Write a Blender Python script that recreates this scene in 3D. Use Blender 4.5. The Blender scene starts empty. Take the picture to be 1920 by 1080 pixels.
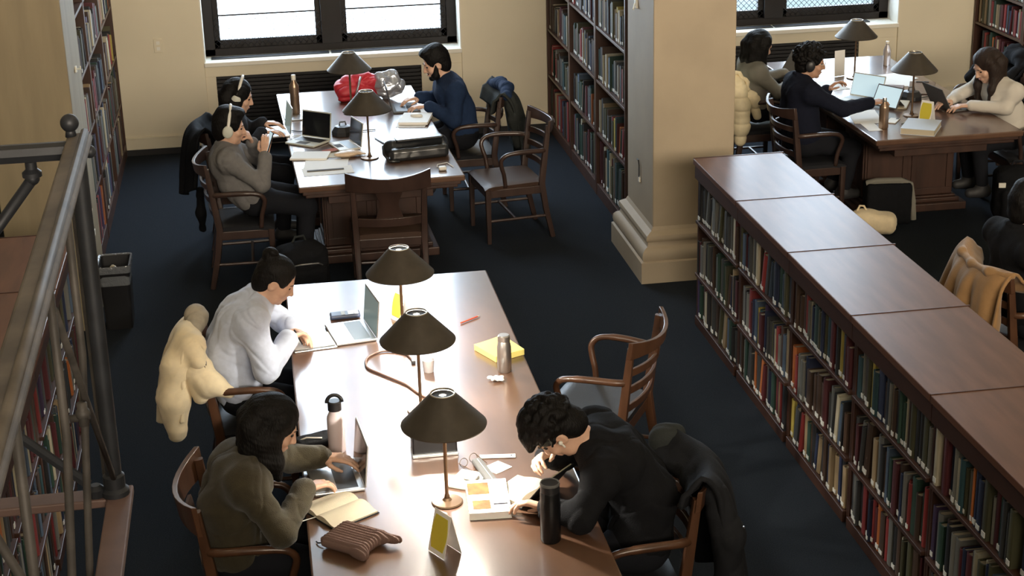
import bpy, math, random
import numpy as np
from mathutils import Vector, Matrix
PI = math.pi
R = math.radians
SC = bpy.context.scene
COL = SC.collection
rng = random.Random(7)

# ------------------------------------------------------------------ mesh builder
class MB:
    def __init__(s):
        s.v = []; s.f = []; s.m = []
    def add(s, vs, fs, mi=0):
        b = len(s.v)
        s.v += [tuple(v) for v in vs]
        s.f += [tuple(b + i for i in f) for f in fs]
        s.m += [mi] * len(fs)
        return s
    def box(s, c, d, rot=None, mi=0, taper=1.0):
        hx, hy, hz = d[0] / 2, d[1] / 2, d[2] / 2
        vs = []
        for z, t in ((-hz, 1.0), (hz, taper)):
            for x, y in ((-hx, -hy), (hx, -hy), (hx, hy), (-hx, hy)):
                vs.append(Vector((x * t, y * t, z)))
        if rot is not None:
            vs = [rot @ v for v in vs]
        vs = [v + Vector(c) for v in vs]
        return s.add(vs, [(3, 2, 1, 0), (4, 5, 6, 7), (0, 1, 5, 4), (1, 2, 6, 5), (2, 3, 7, 6), (3, 0, 4, 7)], mi)
    def bx(s, x0, x1, y0, y1, z0, z1, mi=0):
        return s.box(((x0 + x1) / 2, (y0 + y1) / 2, (z0 + z1) / 2), (x1 - x0, y1 - y0, z1 - z0), None, mi)
    def lathe(s, prof, seg=24, c=(0, 0, 0), caps=(True, True), mi=0):
        n = len(prof); vs = []; fs = []
        for r, z in prof:
            for k in range(seg):
                a = 2 * PI * k / seg
                vs.append((c[0] + r * math.cos(a), c[1] + r * math.sin(a), c[2] + z))
        for i in range(n - 1):
            for k in range(seg):
                k2 = (k + 1) % seg
                fs.append((i * seg + k, i * seg + k2, (i + 1) * seg + k2, (i + 1) * seg + k))
        if caps[0]: fs.append(tuple(reversed(range(seg))))
        if caps[1]: fs.append(tuple(range((n - 1) * seg, n * seg)))
        return s.add(vs, fs, mi)
    def tube(s, pts, rad, seg=10, closed=False, flat=None, mi=0):
        """round (or flattened) bar along a path; rad number or list; flat=(w,h) multipliers against an up axis"""
        P = [Vector(p) for p in pts]; n = len(P)
        rr = rad if isinstance(rad, (list, tuple)) else [rad] * n
        vs = []; fs = []; N = None
        for i in range(n):
            a = P[(i - 1) % n] if (i > 0 or closed) else P[i]
            b = P[(i + 1) % n] if (i < n - 1 or closed) else P[i]
            t = (b - a).normalized()
            if flat and len(flat) > 2:
                N = Vector(flat[2]) - t * t.dot(Vector(flat[2])); N.normalize()
            elif N is None:
                u = Vector((0, 0, 1)) if abs(t.z) < .9 else Vector((1, 0, 0))
                N = (u - t * t.dot(u)).normalized()
            else:
                N = (N - t * t.dot(N)).normalized()
            B = t.cross(N)
            fw, fh = (flat[0], flat[1]) if flat else (1, 1)
            for k in range(seg):
                an = 2 * PI * k / seg
                ca, sa = math.cos(an), math.sin(an)
                if flat:   # squarer section
                    ca = math.copysign(abs(ca) ** .6, ca); sa = math.copysign(abs(sa) ** .6, sa)
                vs.append(P[i] + rr[i] * (ca * fh * N + sa * fw * B))
        m = n if closed else n - 1
        for i in range(m):
            j = (i + 1) % n
            for k in range(seg):
                k2 = (k + 1) % seg
                fs.append((i * seg + k, i * seg + k2, j * seg + k2, j * seg + k))
        if not closed:
            fs.append(tuple(reversed(range(seg)))); fs.append(tuple(range((n - 1) * seg, n * seg)))
        return s.add(vs, fs, mi)
    def grid(s, fn, nu, nv, thick=0.0, mi=0):
        """sheet fn(u,v)->point with real thickness"""
        top = [[Vector(fn(i / nu, j / nv)) for j in range(nv + 1)] for i in range(nu + 1)]
        def nrm(i, j):
            a = top[min(i + 1, nu)][j] - top[max(i - 1, 0)][j]
            b = top[i][min(j + 1, nv)] - top[i][max(j - 1, 0)]
            c = a.cross(b)
            return c.normalized() if c.length > 1e-12 else Vector((0, 0, 1))
        W = nv + 1
        vs = [top[i][j] for i in range(nu + 1) for j in range(nv + 1)]
        fs = [(i * W + j, (i + 1) * W + j, (i + 1) * W + j + 1, i * W + j + 1) for i in range(nu) for j in range(nv)]
        if thick:
            o = len(vs)
            vs += [top[i][j] - nrm(i, j) * thick for i in range(nu + 1) for j in range(nv + 1)]
            fs += [tuple(o + q for q in reversed(f)) for f in fs[:]]
            ring = [(i, 0) for i in range(nu + 1)] + [(nu, j) for j in range(1, nv + 1)] + [(i, nv) for i in range(nu - 1, -1, -1)] + [(0, j) for j in range(nv - 1, 0, -1)]
            for q in range(len(ring)):
                a = ring[q]; b = ring[(q + 1) % len(ring)]
                ia, ib = a[0] * W + a[1], b[0] * W + b[1]
                fs.append((ib, ia, o + ia, o + ib))
        return s.add(vs, fs, mi)
    def prism(s, poly, z0, z1, mi=0, M=None):
        n = len(poly)
        vs = [Vector((x, y, z0)) for x, y in poly] + [Vector((x, y, z1)) for x, y in poly]
        if M is not None: vs = [M @ v for v in vs]
        fs = [tuple(reversed(range(n))), tuple(range(n, 2 * n))] + [(i, (i + 1) % n, n + (i + 1) % n, n + i) for i in range(n)]
        return s.add(vs, fs, mi)
    def sphere(s, c, r, seg=16, rings=10, mi=0):
        r = r if isinstance(r, (list, tuple)) else (r, r, r)
        prof = [(math.sin(PI * i / rings), -math.cos(PI * i / rings)) for i in range(rings + 1)]
        vs = []; fs = []
        for q, z in prof:
            for k in range(seg):
                a = 2 * PI * k / seg
                vs.append((c[0] + r[0] * q * math.cos(a), c[1] + r[1] * q * math.sin(a), c[2] + r[2] * z))
        for i in range(rings):
            for k in range(seg):
                k2 = (k + 1) % seg
                fs.append((i * seg + k, i * seg + k2, (i + 1) * seg + k2, (i + 1) * seg + k))
        return s.add(vs, fs, mi)
    def xf(s, M):
        s.v = [tuple(M @ Vector(v)) for v in s.v]; return s
    def mesh(s, name):
        me = bpy.data.meshes.new(name)
        me.from_pydata(s.v, [], s.f)
        if any(s.m): me.polygons.foreach_set('material_index', s.m)
        me.validate(); me.update()
        return me

def setprops(o, label=None, cat=None, group=None, kind=None):
    if label: o['label'] = label
    if cat: o['category'] = cat
    if group: o['group'] = group
    if kind: o['kind'] = kind
    return o

def obj(name, mb, mat, parent=None, bevel=0, smooth=False, label=None, cat=None, group=None, kind=None, loc=None, rotz=None, subsurf=0):
    me = mb if isinstance(mb, bpy.types.Mesh) else mb.mesh(name)
    o = bpy.data.objects.new(name, me); COL.objects.link(o)
    for m in (mat if isinstance(mat, (list, tuple)) else [mat]):
        me.materials.append(m)
    if parent: o.parent = parent
    if loc: o.location = loc
    if rotz is not None: o.rotation_euler = (0, 0, rotz)
    if bevel:
        b = o.modifiers.new('bevel', 'BEVEL'); b.width = bevel; b.segments = 2; b.limit_method = 'ANGLE'; b.angle_limit = R(40)
    if subsurf:
        b = o.modifiers.new('sub', 'SUBSURF'); b.levels = subsurf; b.render_levels = subsurf
    if smooth:
        me.polygons.foreach_set('use_smooth', [True] * len(me.polygons))
        if smooth == 'auto':
            try: me.set_sharp_from_angle(angle=R(35))
            except Exception: pass
    return setprops(o, label, cat, group, kind)

def struct(name, mb, mat, label=None, **k):
    return obj(name, mb, mat, kind='structure', label=label, **k)

def thing(name, label, cat, loc=(0, 0, 0), rotz=0, group=None):
    o = bpy.data.objects.new(name, None); COL.objects.link(o)
    o.empty_display_size = .05
    o.location = loc; o.rotation_euler = (0, 0, rotz)
    return setprops(o, label, cat, group)

def dup(root, loc=None, rotz=None, label=None, group=None):
    kids = {}
    for c in bpy.data.objects:
        if c.parent: kids.setdefault(c.parent.name, []).append(c)
    def rec(o, par):
        n = o.copy(); COL.objects.link(n)
        if par: n.parent = par
        for c in kids.get(o.name, []): rec(c, n)
        return n
    r = rec(root, None)
    if loc is not None: r.location = loc
    if rotz is not None: r.rotation_euler = (0, 0, rotz)
    if label: r['label'] = label
    if group: r['group'] = group
    return r

# ------------------------------------------------------------------ materials
def mat(name, col, rough=.5, metal=0., noise=0., nscale=8., bump=0., bscale=60., col2=None, stretch=None, coat=0., emit=None, estr=0., sheen=0., trans=0., spec=None, coatr=.1):
    m = bpy.data.materials.new(name); m.use_nodes = True
    nt = m.node_tree; N = nt.nodes; L = nt.links
    p = N['Principled BSDF']
    c = (*col, 1) if len(col) == 3 else col
    p.inputs['Base Color'].default_value = c
    p.inputs['Roughness'].default_value = rough
    p.inputs['Metallic'].default_value = metal
    if spec is not None: p.inputs['Specular IOR Level'].default_value = spec
    if coat:
        p.inputs['Coat Weight'].default_value = coat; p.inputs['Coat Roughness'].default_value = coatr
    if sheen: p.inputs['Sheen Weight'].default_value = sheen
    if trans: p.inputs['Transmission Weight'].default_value = trans
    if emit:
        p.inputs['Emission Color'].default_value = (*emit, 1); p.inputs['Emission Strength'].default_value = estr
    tc = None
    if noise or bump:
        tc = N.new('ShaderNodeTexCoord'); mp = N.new('ShaderNodeMapping')
        L.new(tc.outputs['Object'], mp.inputs['Vector'])
        if stretch: mp.inputs['Scale'].default_value = stretch
    if noise:
        n = N.new('ShaderNodeTexNoise'); n.inputs['Scale'].default_value = nscale; n.inputs['Detail'].default_value = 5
        L.new(mp.outputs['Vector'], n.inputs['Vector'])
        mx = N.new('ShaderNodeMix'); mx.data_type = 'RGBA'
        c2 = col2 or tuple(max(0, v * (1 - noise)) for v in col)
        mx.inputs[6].default_value = c; mx.inputs[7].default_value = (*c2, 1)
        rp = N.new('ShaderNodeMapRange'); rp.inputs[1].default_value = .35; rp.inputs[2].default_value = .65
        L.new(n.outputs['Fac'], rp.inputs[0]); L.new(rp.outputs[0], mx.inputs[0])
        L.new(mx.outputs[2], p.inputs['Base Color'])
    if bump:
        b = N.new('ShaderNodeTexNoise'); b.inputs['Scale'].default_value = bscale; b.inputs['Detail'].default_value = 3
        L.new(mp.outputs['Vector'], b.inputs['Vector'])
        bp = N.new('ShaderNodeBump'); bp.inputs['Strength'].default_value = bump; bp.inputs['Distance'].default_value = .01
        L.new(b.outputs['Fac'], bp.inputs['Height']); L.new(bp.outputs['Normal'], p.inputs['Normal'])
    return m

def objcol_mat(name, rough=.6, bump=.15):
    """colour taken from each object's own viewport colour (one cloth material for all book covers)"""
    m = mat(name, (.5, .5, .5), rough, bump=bump, bscale=400)
    nt = m.node_tree; oi = nt.nodes.new('ShaderNodeObjectInfo')
    nt.links.new(oi.outputs['Color'], nt.nodes['Principled BSDF'].inputs['Base Color'])
    return m

M = {}
M['carpet'] = mat('carpet', (.0245, .031, .041), .95, spec=.08, noise=.35, nscale=160, bump=.6, bscale=500)
M['wall'] = mat('wall_paint', (.78, .71, .55), .7, noise=.06, nscale=1.5, bump=.04, bscale=90)
M['stone'] = mat('cream_stone', (.385, .315, .225), .65, noise=.10, nscale=3, bump=.05, bscale=60)
M['stone_l'] = mat('streaked_stone', (.32, .26, .165), .65, noise=.16, nscale=3, stretch=(4, 4, .5), bump=.05, bscale=60)
M['trimw'] = mat('white_paint', (.80, .78, .70), .5)
M['winwood'] = mat('dark_window_wood', (.010, .0075, .007), .5, spec=.3, noise=.4, nscale=6, stretch=(1, 1, .1))
M['grille'] = mat('black_grille', (.012, .012, .014), .6)
M['table'] = mat('table_wood', (.125, .066, .040), .38, noise=.4, nscale=2.2, stretch=(3, 1.0, 1), col2=(.090, .046, .028), coat=.85, coatr=.15, spec=.35)
M['tablebase'] = mat('table_base_wood', (.058, .027, .018), .45, noise=.4, nscale=4, stretch=(3, 3, .4))
M['case'] = mat('case_wood', (.068, .030, .019), .4, noise=.35, nscale=4, stretch=(3, .6, 1))
M['casetop'] = mat('case_top_wood', (.155, .070, .042), .42, noise=.3, nscale=3, stretch=(5, .7, 1), coat=.10, coatr=.20, spec=.20)
M['chair'] = mat('chair_wood', (.095, .042, .021), .36, noise=.35, nscale=8, stretch=(2, 2, .6), coat=.3)
M['chair_d'] = mat('dark_chair_wood', (.050, .028, .022), .36, noise=.35, nscale=8, stretch=(2, 2, .6), coat=.3)
M['leather'] = mat('black_leather', (.022, .023, .027), .42, bump=.12, bscale=220)
M['leather_b'] = mat('brown_leather', (.06, .035, .025), .4, bump=.12, bscale=220)
M['bronze'] = mat('bronze_shade', (.062, .052, .040), .45, metal=.35, noise=.2, nscale=20)
M['brass'] = mat('lamp_brass', (.16, .10, .06), .35, metal=.8)
M['brass_l'] = mat('pale_brass_rim', (.45, .40, .32), .3, metal=.7)
M['shadein'] = mat('shade_inside', (.75, .70, .60), .5)
M['bulb'] = mat('bulb', (1, 1, 1), .5, emit=(1, .9, .75), estr=7)
M['iron'] = mat('painted_iron', (.095, .085, .078), .6, metal=.15, noise=.5, nscale=14, col2=(.05, .045, .042))
M['iron_l'] = mat('worn_handrail', (.155, .13, .105), .62, metal=.15, noise=.45, nscale=10)
M['iron_d'] = mat('dark_iron_post', (.035, .038, .046), .5, metal=.4, noise=.3, nscale=14)
M['stringer'] = mat('red_brown_stringer', (.15, .092, .078), .6, noise=.25, nscale=9)
M['pages'] = mat('book_pages', (.52, .46, .34), .8, bump=.2, bscale=300)
M['sticker'] = mat('call_number_label', (.72, .72, .68), .7)
M['book'] = objcol_mat('book_cloth')

# ================================================================== SETTING
WY = 14.42                     # face of the window wall
XL, XR, YB, ZC = -5.6, 9.4, -3.5, 7.0
struct('floor', MB().bx(XL, XR, YB, WY + .3, -.1, 0), M['carpet'])
struct('ceiling', MB().bx(XL, XR, YB, WY + .3, ZC, ZC + .1), M['wall'])
WT = 5.60                      # window head height
BAYS = [(-.48, 1.80), (3.63, 5.91)]
w = MB()
xs = [XL] + [v for b in BAYS for v in b] + [XR]
for i in range(0, len(xs), 2):
    w.bx(xs[i], xs[i + 1], WY, WY + .30, 0, ZC)
for a, b in BAYS:
    w.bx(a, b, WY, WY + .30, WT, ZC)
    w.bx(a, b, WY + .12, WY + .30, 0, .74)          # wall under the window, set back in the niche
struct('wall_back', w, M['wall'])
struct('wall_left', MB().bx(XL - .1, XL, YB, WY, 0, ZC), M['wall'])
struct('wall_right', MB().bx(XR, XR + .1, YB, WY, 0, ZC), M['wall'])
struct('wall_front', MB().bx(XL, XR, YB - .1, YB, 0, ZC), M['wall'])
# baseboards on the window wall
for n, (a, b) in enumerate([(-1.25, -.48), (1.80, 2.58), (5.91, 6.66)]):
    bb = MB().bx(a, b, WY - .018, WY - .001, 0.055, .155).bx(a, b, WY - .024, WY - .001, .150, .165)
    struct('baseboard_back', bb, M['wall'], bevel=.004)
    struct('trim_%d' % (n + 1), MB().bx(a, b, WY - .012, WY - .001, 0, .055), M['grille'])

def wire_mesh(x0, x1, z0, z1, y, step=.052, r=.0022):
    mb = MB(); W, Hh = x1 - x0, z1 - z0
    n = int((W + Hh) / step)
    for k in range(1, n + 1):
        c = k * step
        for s in (0, 1):
            # 45 degree wires, both ways
            a = (max(0, c - Hh), min(c, Hh)); b = (min(c, W), max(0, c - W))
            if s == 0: p, q = (x0 + a[0], z0 + a[1]), (x0 + b[0], z0 + b[1])
            else: p, q = (x1 - a[0], z0 + a[1]), (x1 - b[0], z0 + b[1])
            if abs(p[0] - q[0]) < .01: continue
            mb.tube([(p[0], y, p[1]), (q[0], y, q[1])], r, 4)
    return mb
glass = bpy.data.materials.new('window_glass'); glass.use_nodes = True
nt = glass.node_tree; nt.nodes.clear()
o_ = nt.nodes.new('ShaderNodeOutputMaterial'); t_ = nt.nodes.new('ShaderNodeBsdfTransparent'); g_ = nt.nodes.new('ShaderNodeBsdfGlossy'); mx_ = nt.nodes.new('ShaderNodeMixShader')
g_.inputs['Roughness'].default_value = .02; mx_.inputs[0].default_value = .06
nt.links.new(t_.outputs[0], mx_.inputs[1]); nt.links.new(g_.outputs[0], mx_.inputs[2]); nt.links.new(mx_.outputs[0], o_.inputs[0])

for n, (a, b) in enumerate(BAYS):
    y = WY + .25; d = .09
    f = MB()
    f.bx(a, a + .10, y, y + d, .80, WT); f.bx(b - .10, b, y, y + d, .80, WT)      # outer stiles
    f.bx(a, b, y, y + d, .78, .86); f.bx(a, b, y, y + d, WT - .08, WT)
    mid = (a + b) / 2
    f.bx(mid - .09, mid + .09, y - .03, y + d, .86, WT)                              # mullion
    for (p, q) in ((a + .10, mid - .09), (mid + .09, b - .10)):                    # sash frames
        f.bx(p, p + .05, y + .02, y + .07, .86, WT - .08); f.bx(q - .05, q, y + .02, y + .07, .86, WT - .08)
        f.bx(p, q, y + .02, y + .07, .855, .935)
        f.bx(p, q, y + .02, y + .07, WT - .14, WT - .08)
        for zb in (1.15, 2.0, 3.0, 4.0, 4.8): f.bx(p, q, y + .035, y + .055, zb - .007, zb + .007)
    win = struct('window_%d' % (n + 1), f, M['winwood'], bevel=.003)
    g = MB(); wm = MB()
    for (p, q) in ((a + .15, mid - .14), (mid + .14, b - .15)):
        g.bx(p, q, y + .043, y + .047, .935, WT - .14)
        wm.v += []
        t = wire_mesh(p - .05, q + .05, .86, 1.147 if n == 0 else 1.75, y + .012)
        wm.add(t.v, t.f)
    obj('glass', g, glass, win); obj('wire_guard', wm, M['grille'], win)
    # sill, apron and convector grille in the niche
    s = MB().bx(a, b, WY - .02, y + .02, .755, .795)
    sill = struct('trim_%d' % (n + 4), s, M['trimw'], bevel=.006)
    vs_ = MB()
    for (p, q) in ((a + .06, mid - .04), (mid - .02, mid + .9)):
        vs_.bx(p, q, WY + .10, WY + .20, .796, .803)
    obj('sill_vent', vs_, M['grille'], sill)
    ap = MB().bx(a, b, WY + .02, WY + .118, .66, .752)
    ap.bx(a, a + .09, WY + .02, WY + .118, 0, .66); ap.bx(b - .09 - .28, b, WY + .02, WY + .118, 0, .66)
    struct('trim_%d' % (n + 6), ap, M['wall'], bevel=.003)
    gr = MB().bx(a + .09, b - .37, WY + .08, WY + .118, .02, .66)
    k = .05
    while k < .65:
        gr.bx(a + .09, b - .37, WY + .035, WY + .08, k, k + .014); k += .035
    obj('convector_grille', gr, M['grille'], label='black slatted convector grille under the %s' % ('window with the white glare' if n == 0 else 'window showing greenery and wire guard'), cat='grille')
# white lit reveals are the painted jambs themselves
for n, (a, b) in enumerate(BAYS):
    j = MB().bx(a, a + .012, WY - .004, WY + .25, .795, WT - .002).bx(b - .012, b, WY - .004, WY + .25, .795, WT - .002)
    struct('trim_%d' % (n + 8), j, M['trimw'])

# outlet plate
t = thing('outlet_plate', 'small cream outlet plate on the wall between bookcase and bright window', 'outlet', (-.86, WY - .006, .97))
obj('plate', MB().box((0, 0, 0), (.075, .008, .12)), M['wall'], t, bevel=.003)
obj('socket', MB().box((0, -.004, .025), (.03, .004, .03)).box((0, -.004, -.025), (.03, .004, .03)), M['trimw'], t)

# outside: pale ground, lawn and hedge seen through the panes
M['snow'] = mat('pale_paving', (.8, .82, .85), .9)
M['lawn'] = mat('lawn', (.030, .042, .036), .95, noise=.6, nscale=.9, col2=(.055, .065, .07))
struct('ground', MB().bx(-14, 22, WY + .5, 45, -1.2, -1.0), M['snow'])
M['hedge'] = mat('hedge', (.07, .12, .06), .9, noise=.6, nscale=9, bump=.6, bscale=20)
struct('lawn', MB().bx(3.4, 22, WY + .8, 45, -1.0, -.95), M['lawn'])

# ------------------------------------------------------------------ pillars
def pillar(x0, x1, y0, y1, right):
    mb = MB()
    mb.bx(x0, x1, y0, y1, .0, ZC)
    o = struct('pillar', mb, M['stone'] if right else M['stone_l'], bevel=.008)
    if right:
        prof = [(.10, 0), (.10, .145), (.096, .15), (.085, .155), (.088, .165), (.092, .185), (.088, .215), (.07, .235), (.05, .245), (.045, .255), (.045, .275), (.055, .285), (.058, .30), (.052, .32), (.03, .335), (.012, .345), (.0, .37)]
        b = MB(); vs = []; fs = []
        for e, z in prof:
            vs += [(x0 - e, y0 - e, z), (x1 + e, y0 - e, z), (x1 + e, y1 + e, z), (x0 - e, y1 + e, z)]
        for i in range(len(prof) - 1):
            for k in range(4):
                k2 = (k + 1) % 4
                fs.append((i * 4 + k, i * 4 + k2, i * 4 + 4 + k2, i * 4 + 4 + k))
        b.add(vs, fs)
        obj('moulded_base', b, M['stone'], o, smooth='auto')
    return o
pillar(2.535, 3.09, 10.25, 11.00, True)
pillar(-1.66, -1.155, 10.10, 10.85, False)
# small fittings on the pillars
t = thing('wall_box', 'small white cable box low on side of moulded pillar', 'fitting', (2.53, 10.62, .60))
obj('box', MB().box((0, 0, 0), (.012, .03, .035)), M['trimw'], t, bevel=.002)
obj('conduit', MB().tube([(-.003, .06, .13), (-.003, .02, .13), (-.003, .0, .10), (-.003, 0, .015)], .004, 6), M['grille'], t)
t = thing('wall_sensor', 'white bracket high on side of moulded pillar', 'fitting', (2.528, 10.72, 1.80))
obj('plate', MB().box((0, 0, 0), (.015, .05, .06)), M['trimw'], t, bevel=.003)
obj('arm', MB().tube([(-.008, -.0, 0), (-.03, -.05, -.03)], .006, 8), M['trimw'], t)
t = thing('wall_hook', 'small white hook on side of streaked pillar', 'fitting', (-1.149, 10.5, 1.62))
obj('plate', MB().box((0, 0, 0), (.012, .03, .04)), M['trimw'], t, bevel=.003)
obj('hook', MB().tube([(.006, 0, 0), (.03, -.01, .0), (.03, -.015, .02)], .005, 8), M['trimw'], t)
t = thing('pillar_box', 'small white box low on side of streaked pillar above waste bin', 'fitting', (-1.149, 10.45, .55))
obj('box', MB().box((0, 0, 0), (.012, .05, .04)), M['trimw'], t, bevel=.003)
obj('conduit', MB().tube([(0, .0, .02), (0, .0, .12), (0, .02, .16)], .004, 6), M['trimw'], t)

# ================================================================== READING TABLES
def reading_table(cx, cy, W, L, rot, label):
    t = thing('reading_table', label, 'table', (cx, cy, 0), rot, 'long wooden reading tables')
    obj('tabletop', MB().box((0, 0, .740), (W, L, .04)), M['table'], t, bevel=.008)
    obj('edge_moulding', MB().box((0, 0, .706), (W - .05, L - .05, .028)).box((0, 0, .68), (W - .09, L - .09, .026)), M['tablebase'], t, bevel=.006)
    obj('apron', MB().box((0, 0, .628), (W - .40, L - .30, .080)), M['tablebase'], t, bevel=.004)
    for s in (-1, 1):
        y = s * (L / 2 - .92)
        p = obj('pedestal', MB().box((0, y, .345), (W - .40, .44, .475)), M['tablebase'], t, bevel=.005)
        pn = MB()
        w = W - .40
        for sy in (-1, 1):
            yy = y + sy * .225
            for xa in (-w / 4, w / 4):
                pn.box((xa, yy, .56), (w / 2 - .03, .014, .05)); pn.box((xa, yy, .14), (w / 2 - .03, .014, .05))
                for q in (-1, 1): pn.box((xa + q * (w / 4 - .035), yy, .35), (.04, .014, .37))
        for sx in (-1, 1):
            xx = sx * (w / 2 + .004)
            pn.box((xx, y, .56), (.014, .40, .05)); pn.box((xx, y, .14), (.014, .40, .05))
            for q in (-1, 1): pn.box((xx, y + q * .18, .35), (.014, .04, .37))
        obj('panel_frame', pn, M['tablebase'], p, bevel=.003)
        obj('base_runner', MB().box((0, y, .03), (W - .22, .60, .06)).box((0, y, .075), (W - .30, .52, .03)).box((0, y, .098), (W - .35, .48, .018)), M['tablebase'], t, bevel=.006)
    obj('stretcher', MB().box((0, 0, .22), (.06, L - 2.3, .16)), M['tablebase'], t, bevel=.004)
    return t
TZ = .76
reading_table(.60, 6.725, 1.12, 3.65, 0, 'long wooden reading table nearest the railing, three lamps down its middle')
reading_table(.705, 11.83, 1.11, 2.76, R(1.6), 'wooden reading table below the glaring white window, crowded with laptops')
reading_table(4.86, 6.70, 1.10, 3.65, 0, 'wooden reading table before the person in the tan-draped chair')
reading_table(4.785, 11.94, 1.10, 2.66, 0, 'wooden reading table beyond the low bookcase, thick white book on its near end')

# ================================================================== LAMPS
def make_lamp(label):
    t = thing('desk_lamp', label, 'lamp', group='bronze cone-shade reading lamps')
    obj('base', MB().lathe([(.0, 0), (.062, 0), (.064, .004), (.06, .009), (.02, .013), (.012, .022)], 28, caps=(False, False)), M['brass'], t, smooth='auto')
    obj('stem', MB().lathe([(.009, .012), (.011, .03), (.0075, .04), (.0075, .30), (.011, .31), (.0075, .32), (.0075, .40)], 14), M['brass'], t, smooth='auto')
    sh = MB().lathe([(.168, .340), (.170, .346), (.050, .474), (.046, .478), (.044, .474), (.166, .346), (.164, .341), (.168, .340)], 48, caps=(False, False))
    s = obj('lamp_shade', sh, [M['bronze'], M['shadein']], t, smooth='auto')
    for p in s.data.polygons:
        c = p.center; 
        if p.normal.z < 0 and math.hypot(c.x, c.y) < .1659 and c.z < .474: p.material_index = 1
    cap = MB().lathe([(.045, .466), (.045, .470), (.015, .469), (.015, .465)], 32, caps=(False, False))
    obj('top_plate', cap, M['grille'], s, smooth='auto')
    obj('rim_ring', MB().lathe([(.0445, .472), (.046, .4785), (.049, .479), (.0515, .475)], 32, caps=(False, False)), M['brass_l'], s, smooth='auto')
    b = obj('bulb', MB().lathe([(.008, .40), (.014, .41), (.022, .43), (.020, .450), (.012, .466), (.0, .471)], 16, caps=(True, False)), M['bulb'], t, smooth=True)
    ld = bpy.data.lights.new('bulb_light', 'POINT'); ld.energy = 1; ld.color = (1, .84, .62); ld.shadow_soft_size = .025
    lo = bpy.data.objects.new('bulb_light', ld); COL.objects.link(lo); lo.parent = t; lo.location = (.03, -.0, .385)
    return t, ld
LAMPS = [((.602, 5.82), 'bronze lamp with its shade nearest, above an open magazine-sized book', 'A'),
         ((.595, 6.725), 'middle bronze lamp of the table nearest the railing, brown cable at its foot', 'A'),
         ((.604, 7.63), 'bronze lamp at the far end of the table nearest the railing', 'A'),
         ((.705, 11.05), 'bronze lamp beside the black shoulder bag on the laptop-crowded table', 'B'),
         ((.672, 12.38), 'bronze lamp standing before the red bag by the glaring window', 'B'),
         ((4.74, 11.22), 'bronze lamp beside the yellow sign on the table beyond the low bookcase', 'C'),
         ((4.77, 12.50), 'bronze lamp nearest the wire-guarded window', 'C')]
lamp0, LAMPDATA = make_lamp(LAMPS[0][1])
lamp0.location = (*LAMPS[0][0], TZ)
M['bulb_off'] = mat('unlit_bulb', (.8, .8, .78), .25)
for (x, y), lb, tb_ in LAMPS[1:]:
    l_ = dup(lamp0, (x, y, TZ), 0, lb)
    if tb_ != 'A':          # the lamps on the two far tables are switched off
        for c_ in list(bpy.data.objects):
            if c_.parent == l_ and c_.type == 'LIGHT': bpy.data.objects.remove(c_)
            elif c_.parent == l_ and c_.name.startswith('bulb'):
                c_.data = c_.data.copy(); c_.data.materials[0] = M['bulb_off']

# ================================================================== BOOKCASES
BOOKS = []      # (x_front, y, z, w(thickness along y), h, depth, lean, facing, colour, key)
PAL = [('dark green', (.018, .045, .032)), ('black', (.014, .014, .016)), ('navy', (.015, .022, .055)), ('maroon', (.075, .014, .018)), ('dark brown', (.05, .028, .018)),
       ('charcoal', (.045, .047, .05)), ('olive', (.06, .058, .03)), ('tan', (.26, .19, .11)), ('grey', (.14, .14, .13)), ('cream', (.42, .38, .28)), ('red', (.22, .03, .03)),
       ('teal', (.022, .060, .072)), ('orange', (.36, .11, .03)), ('slate blue', (.06, .09, .14)), ('yellow', (.42, .33, .07)), ('purple', (.045, .025, .07))]
PW2 = [7, 12, 4, 10, 16, 12, 9, 8, 10, 7, 6, 2, 2, 3, 1.2, 1]
PW = [10, 13, 9, 10, 12, 12, 8, 7, 10, 7, 6, 3, 1.6, 6, 1.0, 2]
def fill(x, ya, yb, z, hmax, face, key, rnd, tmean=.036, big=False, gap_p=.04, loose=.0):
    """row of books from ya (far end) down to yb (near end); spines at x, facing -x or +x"""
    y = ya; n = 0; row = []
    lean = 0
    while True:
        tk = max(.016, rnd.gauss(tmean, .012)) * (1.15 if big else 1)
        if y - tk < yb: break
        h = min(hmax - .012, rnd.choice([.205, .22, .235, .24, .25, .27]) * (1.28 if big else 1) + rnd.uniform(-.008, .008))
        d = rnd.uniform(.14, .185)
        col = rnd.choices(PAL, PW if key[0] in ('low', 'rail') else PW2)[0]
        n += 1
        row.append([x + (-face) * rnd.uniform(0, .022), y - tk / 2, z, tk - .0016, h, d, 0.0, face, col, key, n])
        y -= tk
        if rnd.random() < gap_p: y -= rnd.uniform(.02, .07)
    # a few leaning runs
    i = 0
    while i < len(row) - 4:
        if rnd.random() < .035 + loose:
            a = rnd.uniform(.10, .20); k = rnd.randint(2, 4)
            hl = max(row[q][4] for q in range(i, i + k)) * math.sin(a)
            if row[i + k - 1][1] - hl - .05 > yb:
                for q in range(i, i + k): row[q][6] = a
                for q in range(i + k, len(row)): row[q][1] -= hl * .95
            i += k
        i += 1
    while row and row[-1][1] - row[-1][3] / 2 < yb + .002: row.pop()
    BOOKS.extend(row)

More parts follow.
